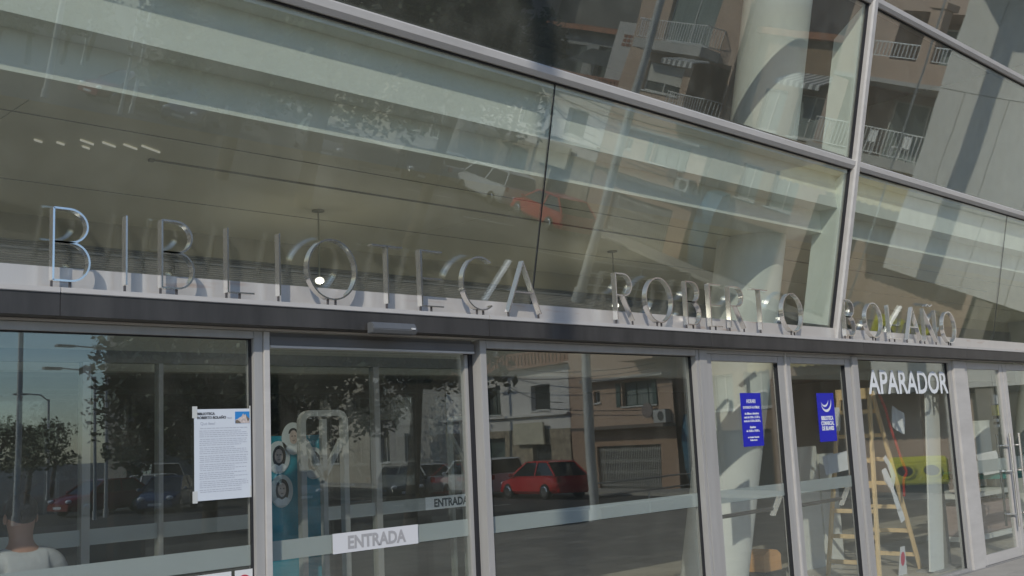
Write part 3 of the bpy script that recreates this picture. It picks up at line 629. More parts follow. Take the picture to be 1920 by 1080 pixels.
OVAL = mat("oval_grey", (0.46, 0.50, 0.50), 0.5); SK = mat("print_skin", (0.44, 0.36, 0.32), 0.5, var=0.25, scale=30); HR = mat("print_hair", (0.02, 0.018, 0.018), 0.5, var=0.5, scale=40); SHT = mat("print_shirt", (0.62, 0.66, 0.68), 0.5, var=0.12, scale=25); EYE = mat("print_dark", (0.05, 0.04, 0.04), 0.5)
for cx, cz, hair in ((-0.01, 1.72, 0), (-0.125, 1.60, 1), (0.15, 1.55, 1), (-0.105, 1.38, 1)):
    k_ = 0.74
    MB().prism(arc(cx, cz, 0.118*k_, 0.145*k_, 0, 360, 28)[:-1], fz, (-0.006, -0.001)).build("portrait_oval", OVAL, bn)
    if hair: MB().prism(arc(cx + 0.004, cz + 0.005, 0.068*k_, 0.10*k_, 0, 360, 20)[:-1], fz, (-0.008, -0.0062)).build("portrait_hair", HR, bn)
    else: MB().prism(arc(cx, cz + 0.045*k_, 0.05*k_, 0.05*k_, 0, 180, 12), fz, (-0.008, -0.0062)).build("portrait_hair", HR, bn)
    MB().prism(arc(cx, cz + 0.012*k_, 0.042*k_, 0.062*k_, 0, 360, 20)[:-1], fz, (-0.010, -0.0082)).build("portrait_face", SK, bn)
    for e_ in (-1, 1): MB().prism(arc(cx + e_*0.016*k_, cz + 0.022*k_, 0.009*k_, 0.005*k_, 0, 360, 8)[:-1], fz, (-0.0112, -0.0102)).build("portrait_eye", EYE, bn)
    MB().prism(arc(cx, cz - 0.018*k_, 0.014*k_, 0.006*k_, 180, 360, 8), fz, (-0.0112, -0.0102)).build("portrait_mouth", EYE, bn)
    MB().prism([(cx - 0.085*k_, cz - 0.085*k_), (cx - 0.04*k_, cz - 0.055*k_), (cx, cz - 0.075*k_), (cx + 0.04*k_, cz - 0.055*k_), (cx + 0.085*k_, cz - 0.085*k_), (cx + 0.05*k_, cz - 0.125*k_), (cx - 0.05*k_, cz - 0.125*k_)], fz, (-0.0095, -0.0084)).build("portrait_shirt", SHT, bn)

# person seated inside at the left, back to the glass
def skin_mesh(name, verts, edges, radii, m, parent, sub=2):
    me = bpy.data.meshes.new(name); me.from_pydata(verts, edges, [])
    o = bpy.data.objects.new(name, me); COL.objects.link(o)
    md = o.modifiers.new("skin", 'SKIN'); md.use_smooth_shade = True
    for i, r in enumerate(radii):
        sv = me.skin_vertices[0].data[i]; sv.radius = (r, r) if not isinstance(r, tuple) else r; sv.use_root = (i == 0)
    sd_ = o.modifiers.new("sub", 'SUBSURF'); sd_.levels = sub; sd_.render_levels = sub
    bpy.context.view_layer.update()
    me2 = bpy.data.meshes.new_from_object(o.evaluated_get(bpy.context.evaluated_depsgraph_get()))
    bpy.data.objects.remove(o); me2.materials.clear(); me2.materials.append(m)
    me2.polygons.foreach_set("use_smooth", [True] * len(me2.polygons))
    o = bpy.data.objects.new(name, me2); COL.objects.link(o); o.parent = parent; return o
pe = empty("person", (2.23, 1.02, 0)); tag(pe, "person with short dark hair in a white T-shirt sitting inside, back to the left glass", "person")
SKIN = mat("skin", (0.36, 0.20, 0.14), 0.55, var=0.08, scale=12)
bv = [(0, 0.02, 0.62), (0, 0.0, 0.80), (0, -0.01, 1.00), (0, 0.0, 1.14), (0, 0.015, 1.22), (0, 0.03, 1.30), (0, 0.035, 1.37), (0, 0.03, 1.43),
      (-0.17, 0.0, 1.10), (-0.24, 0.06, 0.90), (-0.20, 0.26, 0.82), (-0.17, 0.34, 0.82), (0.17, 0.0, 1.10), (0.24, 0.06, 0.90), (0.20, 0.26, 0.82), (0.17, 0.34, 0.82),
      (-0.09, 0.05, 0.60), (-0.12, 0.42, 0.58), (-0.12, 0.40, 0.15), (-0.12, 0.50, 0.06), (0.09, 0.05, 0.60), (0.12, 0.42, 0.58), (0.12, 0.40, 0.15), (0.12, 0.50, 0.06)]
be = [(0,1),(1,2),(2,3),(3,4),(4,5),(5,6),(6,7),(3,8),(8,9),(9,10),(10,11),(3,12),(12,13),(13,14),(14,15),(0,16),(16,17),(17,18),(18,19),(0,20),(20,21),(21,22),(22,23)]
br_ = [.13,.12,.125,.075,.052,.075,.085,.06, .055,.042,.032,.035, .055,.042,.032,.035, .085,.065,.045,.04, .085,.065,.045,.04]
skin_mesh("body", bv, be, br_, SKIN, pe)
sv_ = [(0, 0.01, 0.62), (0, 0.0, 0.80), (0, -0.01, 1.0), (0, 0.0, 1.13), (-0.17, 0.0, 1.11), (-0.225, 0.03, 0.98), (0.17, 0.0, 1.11), (0.225, 0.03, 0.98)]
skin_mesh("shirt", sv_, [(0,1),(1,2),(2,3),(3,4),(4,5),(3,6),(6,7)], [(.17,.13),(.16,.125),(.17,.125),(.10,.09),.075,.07,.075,.07], mat("white_cotton", (0.40, 0.41, 0.41), 0.85, var=0.12, bump=0.8, bscale=14), pe)
hb = MB(); hb.sphere((0, 0.02, 1.39), 0.092, 18, 12, (0.88, 1.0, 1.0)); hb.build("hair", mat("dark_hair", (0.02, 0.017, 0.015), 0.6, bump=0.8, bscale=60), pe, smooth=True)
for s in (-1, 1): MB().sphere((0.082 * s, 0.03, 1.345), 0.028, 10, 8, (0.35, 0.6, 1)).build("ear", SKIN, pe, smooth=True)
pts_ = [(0, 0.0, 0.56), (-0.10, 0.10, 0.58), (-0.12, 0.42, 0.57), (-0.12, 0.40, 0.14), (0.10, 0.10, 0.58), (0.12, 0.42, 0.57), (0.12, 0.40, 0.14)]
skin_mesh("trousers", pts_, [(0,1),(1,2),(2,3),(0,4),(4,5),(5,6)], [.14,.10,.08,.06,.10,.08,.06], mat("dark_denim", (0.03, 0.035, 0.05), 0.8), pe)
st = empty("stool", (2.23, 1.04, 0)); tag(st, "dark round stool the seated person sits on", "stool")
MB().cyl((0, 0.02, 0.41), (0, 0.02, 0.46), 0.19, n=28).build("seat", DARKW, st, bevel=0.005)
for k in range(4): a_ = pi/4 + k*pi/2; MB().cyl((0.13*cos(a_), 0.02 + 0.13*sin(a_), 0.41), (0.19*cos(a_), 0.02 + 0.19*sin(a_), 0), 0.014, n=8).build("leg", ALU, st)

# ================================================================ ACROSS THE STREET
def wall_face(mb, x0, x1, z0, z1, y, openings, depth=0.18, f=None):
    """front wall (facing +y side given by f) with real rectangular openings and reveals."""
    f = f or (lambda x, d, z: (x, y - d, z))
    xs = sorted({x0, x1, *[o[0] for o in openings], *[o[1] for o in openings]}); zs = sorted({z0, z1, *[o[2] for o in openings], *[o[3] for o in openings]})
    for a, b in zip(xs[:-1], xs[1:]):
        for c, d in zip(zs[:-1], zs[1:]):
            mx, mz = (a+b)/2, (c+d)/2
            if any(o[0] < mx < o[1] and o[2] < mz < o[3] for o in openings): continue
            mb.add([f(a,0,c), f(b,0,c), f(b,0,d), f(a,0,d)], [(0,1,2,3)])
    for a, b, c, d in openings:
        for p, q in (((a,c),(b,c)), ((b,c),(b,d)), ((b,d),(a,d)), ((a,d),(a,c))):
            mb.add([f(p[0],0,p[1]), f(q[0],0,q[1]), f(q[0],depth,q[1]), f(p[0],depth,p[1])], [(0,1,2,3)])
    return mb
WIN = mat("window_pane_dark", (0.03, 0.04, 0.045), 0.08, spec=0.6)
FRAMEW = mat("window_frame_white", (0.60, 0.60, 0.57), 0.5)
FRAMEG = mat("window_frame_green", (0.06, 0.10, 0.09), 0.5)
CURT = mat("curtain", (0.20, 0.24, 0.23), 0.8, var=0.3, scale=2, stretch=(9, 1, 0.3))
def window(parent, ox, x0, x1, z0, z1, y, fm=FRAMEW, depth=0.16, curtain=False, shutter=0.0, mull=1):
    a = MB(); t = 0.055; yb = y - depth
    a.box(x0, x0+t, yb, yb+0.05, z0, z1); a.box(x1-t, x1, yb, yb+0.05, z0, z1); a.box(x0+t, x1-t, yb, yb+0.05, z0, z0+t); a.box(x0+t, x1-t, yb, yb+0.05, z1-t, z1)
    for k in range(mull): xm = x0 + (x1-x0)*(k+1)/(mull+1); a.box(xm-t/2, xm+t/2, yb, yb+0.045, z0+t, z1-t)
    w = a.build("window", fm, parent); w.location = (-ox, -parent.location.y, -parent.location.z)
    MB().box(x0, x1, yb-0.02, yb+0.015, z0, z1).build("pane", CURT if curtain else WIN, w)
    MB().box(x0-0.06, x1+0.06, y-depth+0.05, y+0.07, z0-0.06, z0-0.002).build("sill", FRAMEW, w)
    if shutter: MB().box(x0+0.02, x1-0.02, yb+0.055, yb+0.075, z1-(z1-z0)*shutter, z1-0.005).build("roller_shutter", mat("shutter_cream", (0.55, 0.54, 0.49), 0.6, var=0.03), w)
    return w
def bpart(mb, name, m, parent, **k):
    o = mb.build(name, m, parent, **k); o.location = -parent.location; return o
def railing(mb, pts, z, h, step=0.15, r=0.018):
    for a, b in zip(pts[:-1], pts[1:]):
        a = Vector((*a, z)); b = Vector((*b, z)); n = max(1, int((b-a).length/step))
        for zz, rr in ((h, 0.022), (0.08, 0.016)): mb.bar(a + Vector((0,0,zz)), b + Vector((0,0,zz)), rr*1.6, rr*1.6)
        for i in range(n+1): p = a.lerp(b, i/n); mb.bar(p + Vector((0,0,0.08)), p + Vector((0,0,h)), r*1.6, r*1.6, up=(0,1,0))
    return mb
RAILW = mat("railing_white", (0.80, 0.80, 0.78), 0.5)
G = STREET
# the houses stand along a side street running away from the plaza: local x runs toward the library, local y is out of the facade
ROW_A = Vector((36.7, -30.0, 0)); ROW_E = Vector((-0.1908, 0.9816, 0)); ROW_N = Vector((-0.9816, -0.1908, 0)); ROW_R = radians(101.0)
ROW = []
def rowed(o): ROW.append(o); return o
def place_row():
    for o in ROW:
        l = o.location.copy(); o.location = ROW_A + ROW_E * l.x + ROW_N * l.y + Vector((0, 0, l.z)); o.rotation_euler = (0, 0, o.rotation_euler[2] + ROW_R)
YH = 0.0
# --- white house with stone base
wh = rowed(empty("white_house", (-2.0, YH, G))); tag(wh, "low white rendered house with rough stone base and tiled eave, mirrored in the glass", "house")
WR = mat("white_render", (0.72, 0.69, 0.65), 0.85, var=0.10, scale=1.2, bump=0.2)
STONE = mat("rubble_stone", (0.36, 0.30, 0.22), 0.9, var=0.5, scale=3.0, bump=1.0, bscale=7)
ops = [(-1.05, 0.58, 2.95, 4.15), (-5.2, -3.8, 2.9, 4.3)]
w_ = wall_face(MB(), -9.0, 2.1, 2.05, 4.95, YH, ops, 0.3); w_.box(-9.0, 2.1, YH-9, YH-0.31, 2.05, 4.95); bpart(w_, "wall", WR, wh)
ops2 = [(-1.1, 0.5, G+0.1, 1.3), (-5.5, -3.5, G+0.1, 1.7)]
w_ = wall_face(MB(), -9.02, 2.12, G, 2.05, YH+0.05, ops2, 0.35); w_.box(-9.0, 2.1, YH-9, YH-0.31, G, 2.05); bpart(w_, "stone_base", STONE, wh)
bpart(MB().box(-9.05, 2.14, YH-0.02, YH+0.22, 2.68, 2.78), "ledge", WR, wh)
window(wh, -2.0, *ops[0], YH, mull=0, depth=0.26); window(wh, -2.0, *ops[1], YH, FRAMEG, depth=0.26)
gr = MB()
for i in range(14): gr.bar((-1.04 + i*0.117, YH-0.12, G+0.12), (-1.04 + i*0.117, YH-0.12, 1.28), 0.025, 0.025, up=(0,1,0))
bpart(gr, "window_grille", mat("iron_grille", (0.20, 0.20, 0.19), 0.6), wh); bpart(MB().box(-1.1, 0.5, YH-0.28, YH-0.25, G+0.1, 1.3), "shop_pane", WIN, wh); bpart(MB().box(-5.5, -3.5, YH-0.29, YH-0.25, G+0.1, 1.7), "door", FRAMEG, wh)
ROOFT = mat("terracotta_tile", (0.34, 0.15, 0.085), 0.85, var=0.3, scale=4)
tile0 = None
for i in range(58):
    if tile0 is None: tile0 = t_ = MB().prism(arc(0, 0, 0.10, 0.07, 0, 180, 6), lambda u, v, w: (u, w, v), (-0.35, 0.38)).build("roof_tile", ROOFT, wh, smooth=True)
    else: t_ = link_child(tile0, wh)
    t_.location = (-8.9 + i * 0.19 + 2.0, 0.05, 4.99 - G)
bpart(MB().box(-9.05, 2.12, YH-9, YH-0.32, 4.95, 5.12), "roof_slab", WR, wh)
pr = MB()
for i in range(36): pr.box(-8.8 + i*0.30, -8.60 + i*0.30, YH-0.50, YH-0.36, 5.2, 5.75)
bpart(pr, "brick_parapet", mat("parapet_brick", (0.30, 0.13, 0.08), 0.9, var=0.3, scale=5), wh); bpart(MB().box(-8.9, 2.1, YH-0.52, YH-0.34, 5.75, 5.85).box(-8.9, 2.1, YH-0.52, YH-0.34, 5.12, 5.2), "parapet_cap", MATS["parapet_brick"], wh)
ops3 = [(-3.4, -0.9, 5.4, 7.5), (-7.6, -4.4, 5.3, 7.4)]
w_ = wall_face(MB(), -8.9, 2.1, 5.12, 8.2, YH-2.4, ops3, 0.3); w_.box(-8.9, 2.1, YH-9, YH-2.71, 5.12, 8.2); bpart(w_, "terrace_wall", mat("terrace_grey", (0.30, 0.305, 0.31), 0.85, var=0.12), wh)
for o_ in ops3: bpart(MB().box(o_[0], o_[1], YH-2.68, YH-2.64, o_[2], o_[3]), "terrace_door", WIN, wh)
bpart(MB().prism([(-9, 9.6), (-1.7, 8.25), (-1.7, 8.05), (-9, 9.4)], lambda u, v, w: (w, YH + u, v), (-9.2, 2.1)), "terrace_roof", ROOFT, wh)
bpart(MB().box(-0.6, 2.09, YH-1.4, YH-1.1, 5.12, 8.6), "party_wall", mat("party_grey", (0.50, 0.48, 0.46), 0.85, var=0.1), wh)
bpart(MB().box(-9.0, 2.12, YH-10, YH-3.2, 8.0, 15.0), "upper_storey", mat("upper_grey", (0.13, 0.13, 0.125), 0.85, var=0.15, scale=0.8), wh)
bk = MB()
for i in range(6):
    for j in range(3): bk.box(0.0 + i*0.3, 0.22 + i*0.3, YH-1.099, YH-1.07, 7.5 + j*0.2, 7.64 + j*0.2)
bpart(bk, "brick_vent", MATS["parapet_brick"], wh)
bpart(MB().prism([(-2.38, 7.3), (-1.2, 6.5), (-1.2, 6.42), (-2.38, 7.22)], lambda u, v, w: (w, YH + u, v), (-4.0, -0.75)), "terrace_awning", mat("dark_awning", (0.05, 0.06, 0.065), 0.8), wh)
sb = rowed(empty("shop_board", (-1.0, YH+0.28, 1.32))); tag(sb, "blank cream signboard over the door of the white stone-based house", "signboard")
MB().box(-1.33, 1.33, -0.05, 0.05, 0, 1.06).build("board", mat("cream_board", (0.60, 0.55, 0.42), 0.7, var=0.15, scale=3), sb, bevel=0.01); MB().box(-1.2, -1.1, -0.22, -0.051, 0.1, 0.9).box(1.1, 1.2, -0.22, -0.051, 0.1, 0.9).build("bracket", FRAMEG, sb)

# --- peach house
ph_ = rowed(empty("peach_house", (5.5, YH, G))); tag(ph_, "tall peach coloured house with balconies and a folding garage gate, mirrored in the glass", "house")
PEACH = mat("peach_render", (0.50, 0.36, 0.27), 0.85, var=0.08, scale=1.0, bump=0.15)
PX = 5.5
ops = [(5.8, 8.02, 2.80, 3.80), (3.86, 4.27, 3.05, 3.55), (3.85, 6.38, 5.65, 6.88), (6.85, 9.0, 5.0, 7.3), (4.4, 7.4, 7.85, 10.1)]
w_ = wall_face(MB(), 2.13, 9.1, 1.85, 11.5, YH, ops, 0.25)
w_.box(2.13, 9.1, YH-10, YH-1.8, G, 11.5); w_.box(2.13, 6.84, YH-1.8, YH-0.26, 1.85, 7.35); w_.box(9.01, 9.1, YH-1.8, YH-0.26, 1.85, 11.5); w_.box(6.84, 9.01, YH-1.8, YH-0.26, 7.31, 7.8)
bpart(w_, "wall", PEACH, ph_)
w_ = wall_face(MB(), 2.13, 9.1, G, 1.85, YH, [(3.9, 8.1, G, 1.15)], 0.4); bpart(w_, "ground_wall", mat("peach_dark", (0.40, 0.27, 0.19), 0.85, var=0.1), ph_)
window(ph_, PX, *ops[0], YH, FRAMEG, 0.22, True, mull=2); window(ph_, PX, *ops[1], YH, mull=0); window(ph_, PX, *ops[2], YH, FRAMEW, 0.2, False, 0.66)
window(ph_, PX, 4.42, 7.38, 7.87, 10.08, YH, FRAMEW, 0.22, True)
for x_ in (5.72, 8.12): bpart(MB().box(x_ - 0.30, x_ - 0.02, YH+0.01, YH+0.05, 2.8, 3.8), "shutter", FRAMEG, ph_)
bpart(MB().box(7.4, 8.3, YH-1.78, YH-1.72, 5.0, 7.0), "balcony_door", WIN, ph_)
bpart(MB().box(6.7, 9.1, YH-0.2, YH+0.95, 4.62, 4.84), "balcony_slab", PEACH, ph_); bpart(railing(MB(), [(6.75, YH+0.02), (6.75, YH+0.90), (9.05, YH+0.90), (9.05, YH+0.02)], 4.85, 0.9, 0.15, 0.014), "balcony_railing", RAILW, ph_)
bpart(MB().box(3.6, 8.2, YH-0.2, YH+1.05, 7.30, 7.70), "balcony_slab", mat("slab_grey", (0.46, 0.44, 0.41), 0.85, var=0.1), ph_); bpart(railing(MB(), [(3.65, YH+0.02), (3.65, YH+1.0), (8.15, YH+1.0), (8.15, YH+0.02)], 7.71, 0.85, 0.15, 0.014), "balcony_railing", RAILW, ph_)
for i in range(12):
    aw_ = MB().prism([(0.9, 7.18), (1.75, 6.95), (1.75, 6.72), (1.70, 6.72), (1.70, 6.92), (0.9, 7.12)], lambda u, v, w: (w, YH + u, v), (6.85 + i*0.16, 7.0 + i*0.16)); bpart(aw_, "awning_stripe", mat("stripe_white", (0.62, 0.61, 0.58), 0.8) if i % 2 else mat("stripe_grey", (0.20, 0.20, 0.20), 0.8), ph_)
bpart(MB().box(3.0, 9.1, YH+0.0, YH+0.7, 1.86, 2.0), "canopy", mat("canopy_dark", (0.15, 0.12, 0.10), 0.8), ph_)
bpart(MB().box(3.5, 9.0, YH+0.02, YH+0.45, 3.93, 4.05), "cornice", mat("cornice_grey", (0.45, 0.43, 0.40), 0.8), ph_)
bpart(MB().box(3.9, 8.1, YH-0.50, YH-0.42, G, 1.15), "garage_back", DARKW, ph_)
fg = MB(); n_ = 36
for i in range(n_ + 1):
    x_ = 3.93 + i * (4.14 / n_); fg.bar((x_, YH-0.15, G+0.03), (x_, YH-0.15, 1.12), 0.026, 0.03, up=(0,1,0))
    if i < n_:
        for zz in (G+0.2, G+0.75, 0.45, 0.9): fg.bar((x_, YH-0.13, zz), (x_ + 4.14/n_, YH-0.13, zz+0.16), 0.014, 0.01); fg.bar((x_, YH-0.12, zz+0.16), (x_ + 4.14/n_, YH-0.12, zz), 0.014, 0.01)
bpart(fg, "folding_gate", mat("gate_white", (0.62, 0.61, 0.57), 0.5), ph_)
ac = rowed(empty("air_conditioner", (8.5, YH+0.02, 2.02))); tag(ac, "grey outdoor air conditioner on the peach wall above the garage canopy", "air conditioner")
MB().box(-0.40, 0.40, 0, 0.32, 0, 0.54).build("casing", mat("ac_grey", (0.50, 0.50, 0.48), 0.5), ac, bevel=0.01); MB().cyl((0.08, 0.321, 0.27), (0.08, 0.335, 0.27), 0.20, n=24).build("fan_grille", mat("ac_fan", (0.08, 0.08, 0.08), 0.5), ac)
ds = rowed(empty("satellite_dish", (7.75, YH+0.05, 2.3))); tag(ds, "small round satellite dish on the peach wall under the green shuttered window", "satellite dish")
MB().cyl((0, 0.25, 0.25), (0, 0.30, 0.25), 0.32, n=24).build("dish", mat("dish_grey", (0.22, 0.18, 0.17), 0.6), ds); MB().bar((0, 0, 0.1), (0, 0.26, 0.25), 0.04, 0.04).build("bracket", FRAMEG, ds)

# --- brown house between, and the balcony block
bh = rowed(empty("brown_house", (11.5, -1.0, G))); tag(bh, "narrow brown house set back between the peach house and the balcony block in the reflection", "house")
ops = [(10.2, 11.4, 2.4, 3.8), (12.0, 13.4, 2.4, 3.8), (10.2, 11.4, 5.2, 6.8), (12.0, 13.4, 5.2, 6.8), (10.4, 13.2, G, 1.6)]
w_ = wall_face(MB(), 9.13, 14.2, G, 8.8, -1.0, ops, 0.25); w_.box(9.13, 14.2, -10, -1.26, G, 8.8); bpart(w_, "wall", mat("brown_render", (0.28, 0.19, 0.12), 0.85, var=0.12, scale=1), bh)
for o_ in ops[:4]: window(bh, 11.5, *o_, -1.0, FRAMEW, 0.2, True)
bpart(MB().box(10.4, 13.2, -1.24, -1.2, G, 1.6), "door", DARKW, bh); bpart(MB().box(9.13, 14.2, -10.2, -0.6, 8.8, 9.05), "roof", ROOFT, bh)
for i in range(14): bpart(MB().prism([(0, 7.6), (1.1, 7.1), (1.1, 6.9), (1.05, 6.9), (1.05, 7.06), (0, 7.54)], lambda u, v, w: (w, -1.0 + u, v), (11.6 + i*0.16, 11.75 + i*0.16)), "awning_stripe", MATS["stripe_white"] if i % 2 else MATS["stripe_grey"], bh)
b3 = rowed(empty("balcony_block", (18.5, YH, G))); tag(b3, "apartment block with white railed balconies and a sand awning, mirrored right of the mullion", "building")
B3M = mat("block_render", (0.50, 0.37, 0.29), 0.85, var=0.08, scale=1.0)
ops = [(15.0, 22.0, 4.9, 7.5), (16.4, 22.0, 8.2, 10.0), (15.2, 22.0, G, 3.4)]
w_ = wall_face(MB(), 14.25, 25.0, G, 11.0, YH, ops, 1.6); w_.box(14.25, 25.0, YH-12, YH-1.6, G, 11.0); bpart(w_, "wall", B3M, b3)
for a_ in ((16.0, 20.5, 5.15, 7.2), (17.0, 20.0, 8.25, 9.8)): window(b3, 18.5, *a_, YH-1.42, FRAMEW, 0.1, True, mull=2)
bpart(MB().box(14.9, 22.2, YH-0.2, YH+1.0, 4.78, 5.08), "balcony_slab", MATS["slab_grey"], b3); bpart(railing(MB(), [(14.95, YH+0.02), (14.95, YH+0.95), (22.1, YH+0.95)], 5.09, 0.88, 0.15, 0.014), "balcony_railing", RAILW, b3)
bpart(MB().box(15.4, 22.2, YH-0.2, YH+1.1, 7.55, 8.2), "balcony_slab", PEACH, b3); bpart(MB().box(15.3, 22.2, YH-0.2, YH+1.2, 7.40, 7.54), "slab_soffit", MATS["slab_grey"], b3); bpart(railing(MB(), [(16.4, YH+1.05), (22.1, YH+1.05)], 8.2, 0.52, 0.15, 0.014), "balcony_railing", RAILW, b3)
bpart(MB().box(18.38, 18.88, YH+0.7, YH+1.1, 8.2, 9.9), "parapet_pillar", PEACH, b3); bpart(MB().box(18.30, 18.96, YH+0.62, YH+1.18, 9.9, 10.1), "pillar_cap", PEACH, b3)
aw = MB(); aw.prism([(0, 4.5), (1.9, 3.85), (1.9, 3.80), (0, 4.44)], lambda u, v, w: (w, YH + u, v), (15.0, 22.2))
for i in range(24): aw.prism([(15.0 + i*0.3, 3.80), (15.3 + i*0.3, 3.80), (15.3 + i*0.3, 3.60), (15.15 + i*0.3, 3.54), (15.0 + i*0.3, 3.60)], lambda u, v, w: (u, YH + w, v), (1.88, 1.9))
bpart(aw, "awning", mat("sand_awning", (0.58, 0.46, 0.23), 0.85, var=0.12, scale=2), b3)
for x_ in (16.9, 18.3):
    ch = rowed(empty("plastic_chair", (x_, YH+0.45, 5.09), 0.3)); tag(ch, "white plastic chair on the mirrored lower balcony, %s" % ("nearer the mullion" if x_ < 17 else "farther from the mullion"), "chair", "balcony chairs")
    MB().box(-0.22, 0.22, -0.2, 0.2, 0.40, 0.44).build("seat", RAILW, ch); MB().box(-0.22, 0.22, -0.22, -0.18, 0.44, 0.85).build("backrest", RAILW, ch)
    for i, j in ((-1,-1),(1,-1),(1,1),(-1,1)): MB().box(0.19*i-0.02, 0.19*i+0.02, 0.17*j-0.02, 0.17*j+0.02, 0, 0.40).build("leg", RAILW, ch)
tp = rowed(tag(MB().prism([(0, G+0.02), (0.4, G), (0.7, 0.2), (0.75, 1.4), (0.5, 2.3), (0.1, 2.45), (-0.05, 1.0)], lambda u, v, w: (w, u - 0.9, v), (9.2, 10.2)).build("blue_tarpaulin", mat("tarp_blue", (0.02, 0.12, 0.20), 0.6, var=0.5, scale=1.5, bump=1, bscale=3)), "dark blue tarpaulin hung beside the peach house in the reflection", "tarpaulin"))
# --- further houses up the side street
for (x0, x1, h_, nm, lb, c_) in ((-18.5, -9.1, 13.0, "grey_house", "tall grey house up the side street half hidden behind the dark tree", (0.36, 0.35, 0.33)), (-32, -18.6, 11.5, "cream_house", "cream three storey house at the far end of the side street in the reflection", (0.46, 0.42, 0.34))):
    hh = rowed(empty(nm, ((x0+x1)/2, YH, G))); tag(hh, lb, "house")
    ops = [(x0 + 1.2 + k*3.2, x0 + 2.5 + k*3.2, 0.6 + f_*3.1, 2.2 + f_*3.1) for k in range(int((x1-x0-1)/3.2)) for f_ in range(int(h_/3.1))]
    w_ = wall_face(MB(), x0, x1, G, h_, YH, ops, 0.25); w_.box(x0, x1, YH-10, YH-0.26, G, h_); bpart(w_, "wall", mat(nm + "_render", c_, 0.85, var=0.1), hh)
    for o_ in ops: window(hh, (x0+x1)/2, *o_, YH, FRAMEW, 0.2)
    bpart(MB().box(x0-0.1, x1+0.05, YH-10.2, YH+0.4, h_, h_+0.25), "roof", ROOFT, hh)

# --- library wing projecting at the right, mirrored in the glass
wg = empty("wing_building", (23.8, -3.0, G)); tag(wg, "raised pale panelled wing on pillars standing right of the doors, mirrored in the glass", "building")
PANEL = mat("wing_panel", (0.75, 0.73, 0.68), 0.7, var=0.05, scale=1.2, bump=0.05)
bpart(MB().box(23.85, 32, -6.9, -0.3, 2.30, 9.4), "core", mat("wing_core", (0.35, 0.34, 0.32), 0.8), wg)
ys = [-6.92, -6.03, -5.0, -3.97, -2.94, -1.91, -0.3]; zs = [2.29, 4.06, 6.6, 8.9, 9.45]
for j in range(4):
    off = 0.3 if j % 2 else 0.0
    yy = [ys[0]] + [y_ - off for y_ in ys[1:-1] if y_ - off > ys[0] + 0.2] + [ys[-1]]
    for a_, b_ in zip(yy[:-1], yy[1:]): bpart(MB().box(23.8, 23.845, a_ + 0.007, b_ - 0.007, zs[j] + 0.007, zs[j+1] - 0.007), "cladding_panel", PANEL, wg)
for i in range(6): bpart(MB().box(23.85 + i*1.3, 23.85 + i*1.3 + 1.288, -6.945, -6.905, 2.29, 9.45), "cladding_panel", PANEL, wg)
bpart(MB().box(21.6, 32.2, -7.4, -0.3, 9.46, 9.7), "roof_slab", mat("wing_roof", (0.25, 0.25, 0.24), 0.8), wg)
bpart(MB().box(23.85, 24.3, -4.6, -4.2, G, 2.29), "pillar", mat("pillar_concrete", (0.30, 0.27, 0.22), 0.85, var=0.12), wg); bpart(MB().box(30.8, 31.3, -6.6, -6.1, G, 2.29), "pillar", MATS["pillar_concrete"], wg)
bpart(MB().box(29.0, 29.1, -6.8, -0.3, G, 2.29), "glazed_wall", WIN, wg)
bpart(MB().obox((22.57, -6.83, 4.73), (0.886*0.175, -0.464*0.175, 0), (0.464*0.02, 0.886*0.02, 0), (0, 0, 4.73)), "stripe_shadow_blade", mat("shadow_blade_steel", (0.45, 0.45, 0.44), 0.5, 0.3), wg)  # added blade, edge-on in the mirror view, that casts the wall's shadow stripe

# --- tall block closing the view behind the trees
tb_ = empty("tower_block", (48, -82, G)); tag(tb_, "tall shaded apartment block far behind the trees in the reflection", "building")
ops = []
for fl in range(11):
    for k in range(8): ops.append((40.5 + k*3.6, 42.2 + k*3.6, 1.2 + fl*3.0, 2.8 + fl*3.0))
w_ = wall_face(MB(), 39.5, 70, G, 35, -80, ops, 0.25); w_.box(39.5, 70, -84, -80.3, G, 35); bpart(w_, "wall", mat("tower_render", (0.20, 0.19, 0.175), 0.85, var=0.1, scale=0.4), tb_)
for o_ in ops: bpart(MB().box(o_[0], o_[1], -80.24, -80.2, o_[2], o_[3]), "window", WIN, tb_)
for fl in range(11): bpart(MB().box(38.6, 40.3, -80.0, -78.6, 0.9 + fl*3.0, 1.2 + fl*3.0), "balcony_slab", MATS["slab_grey"], tb_)

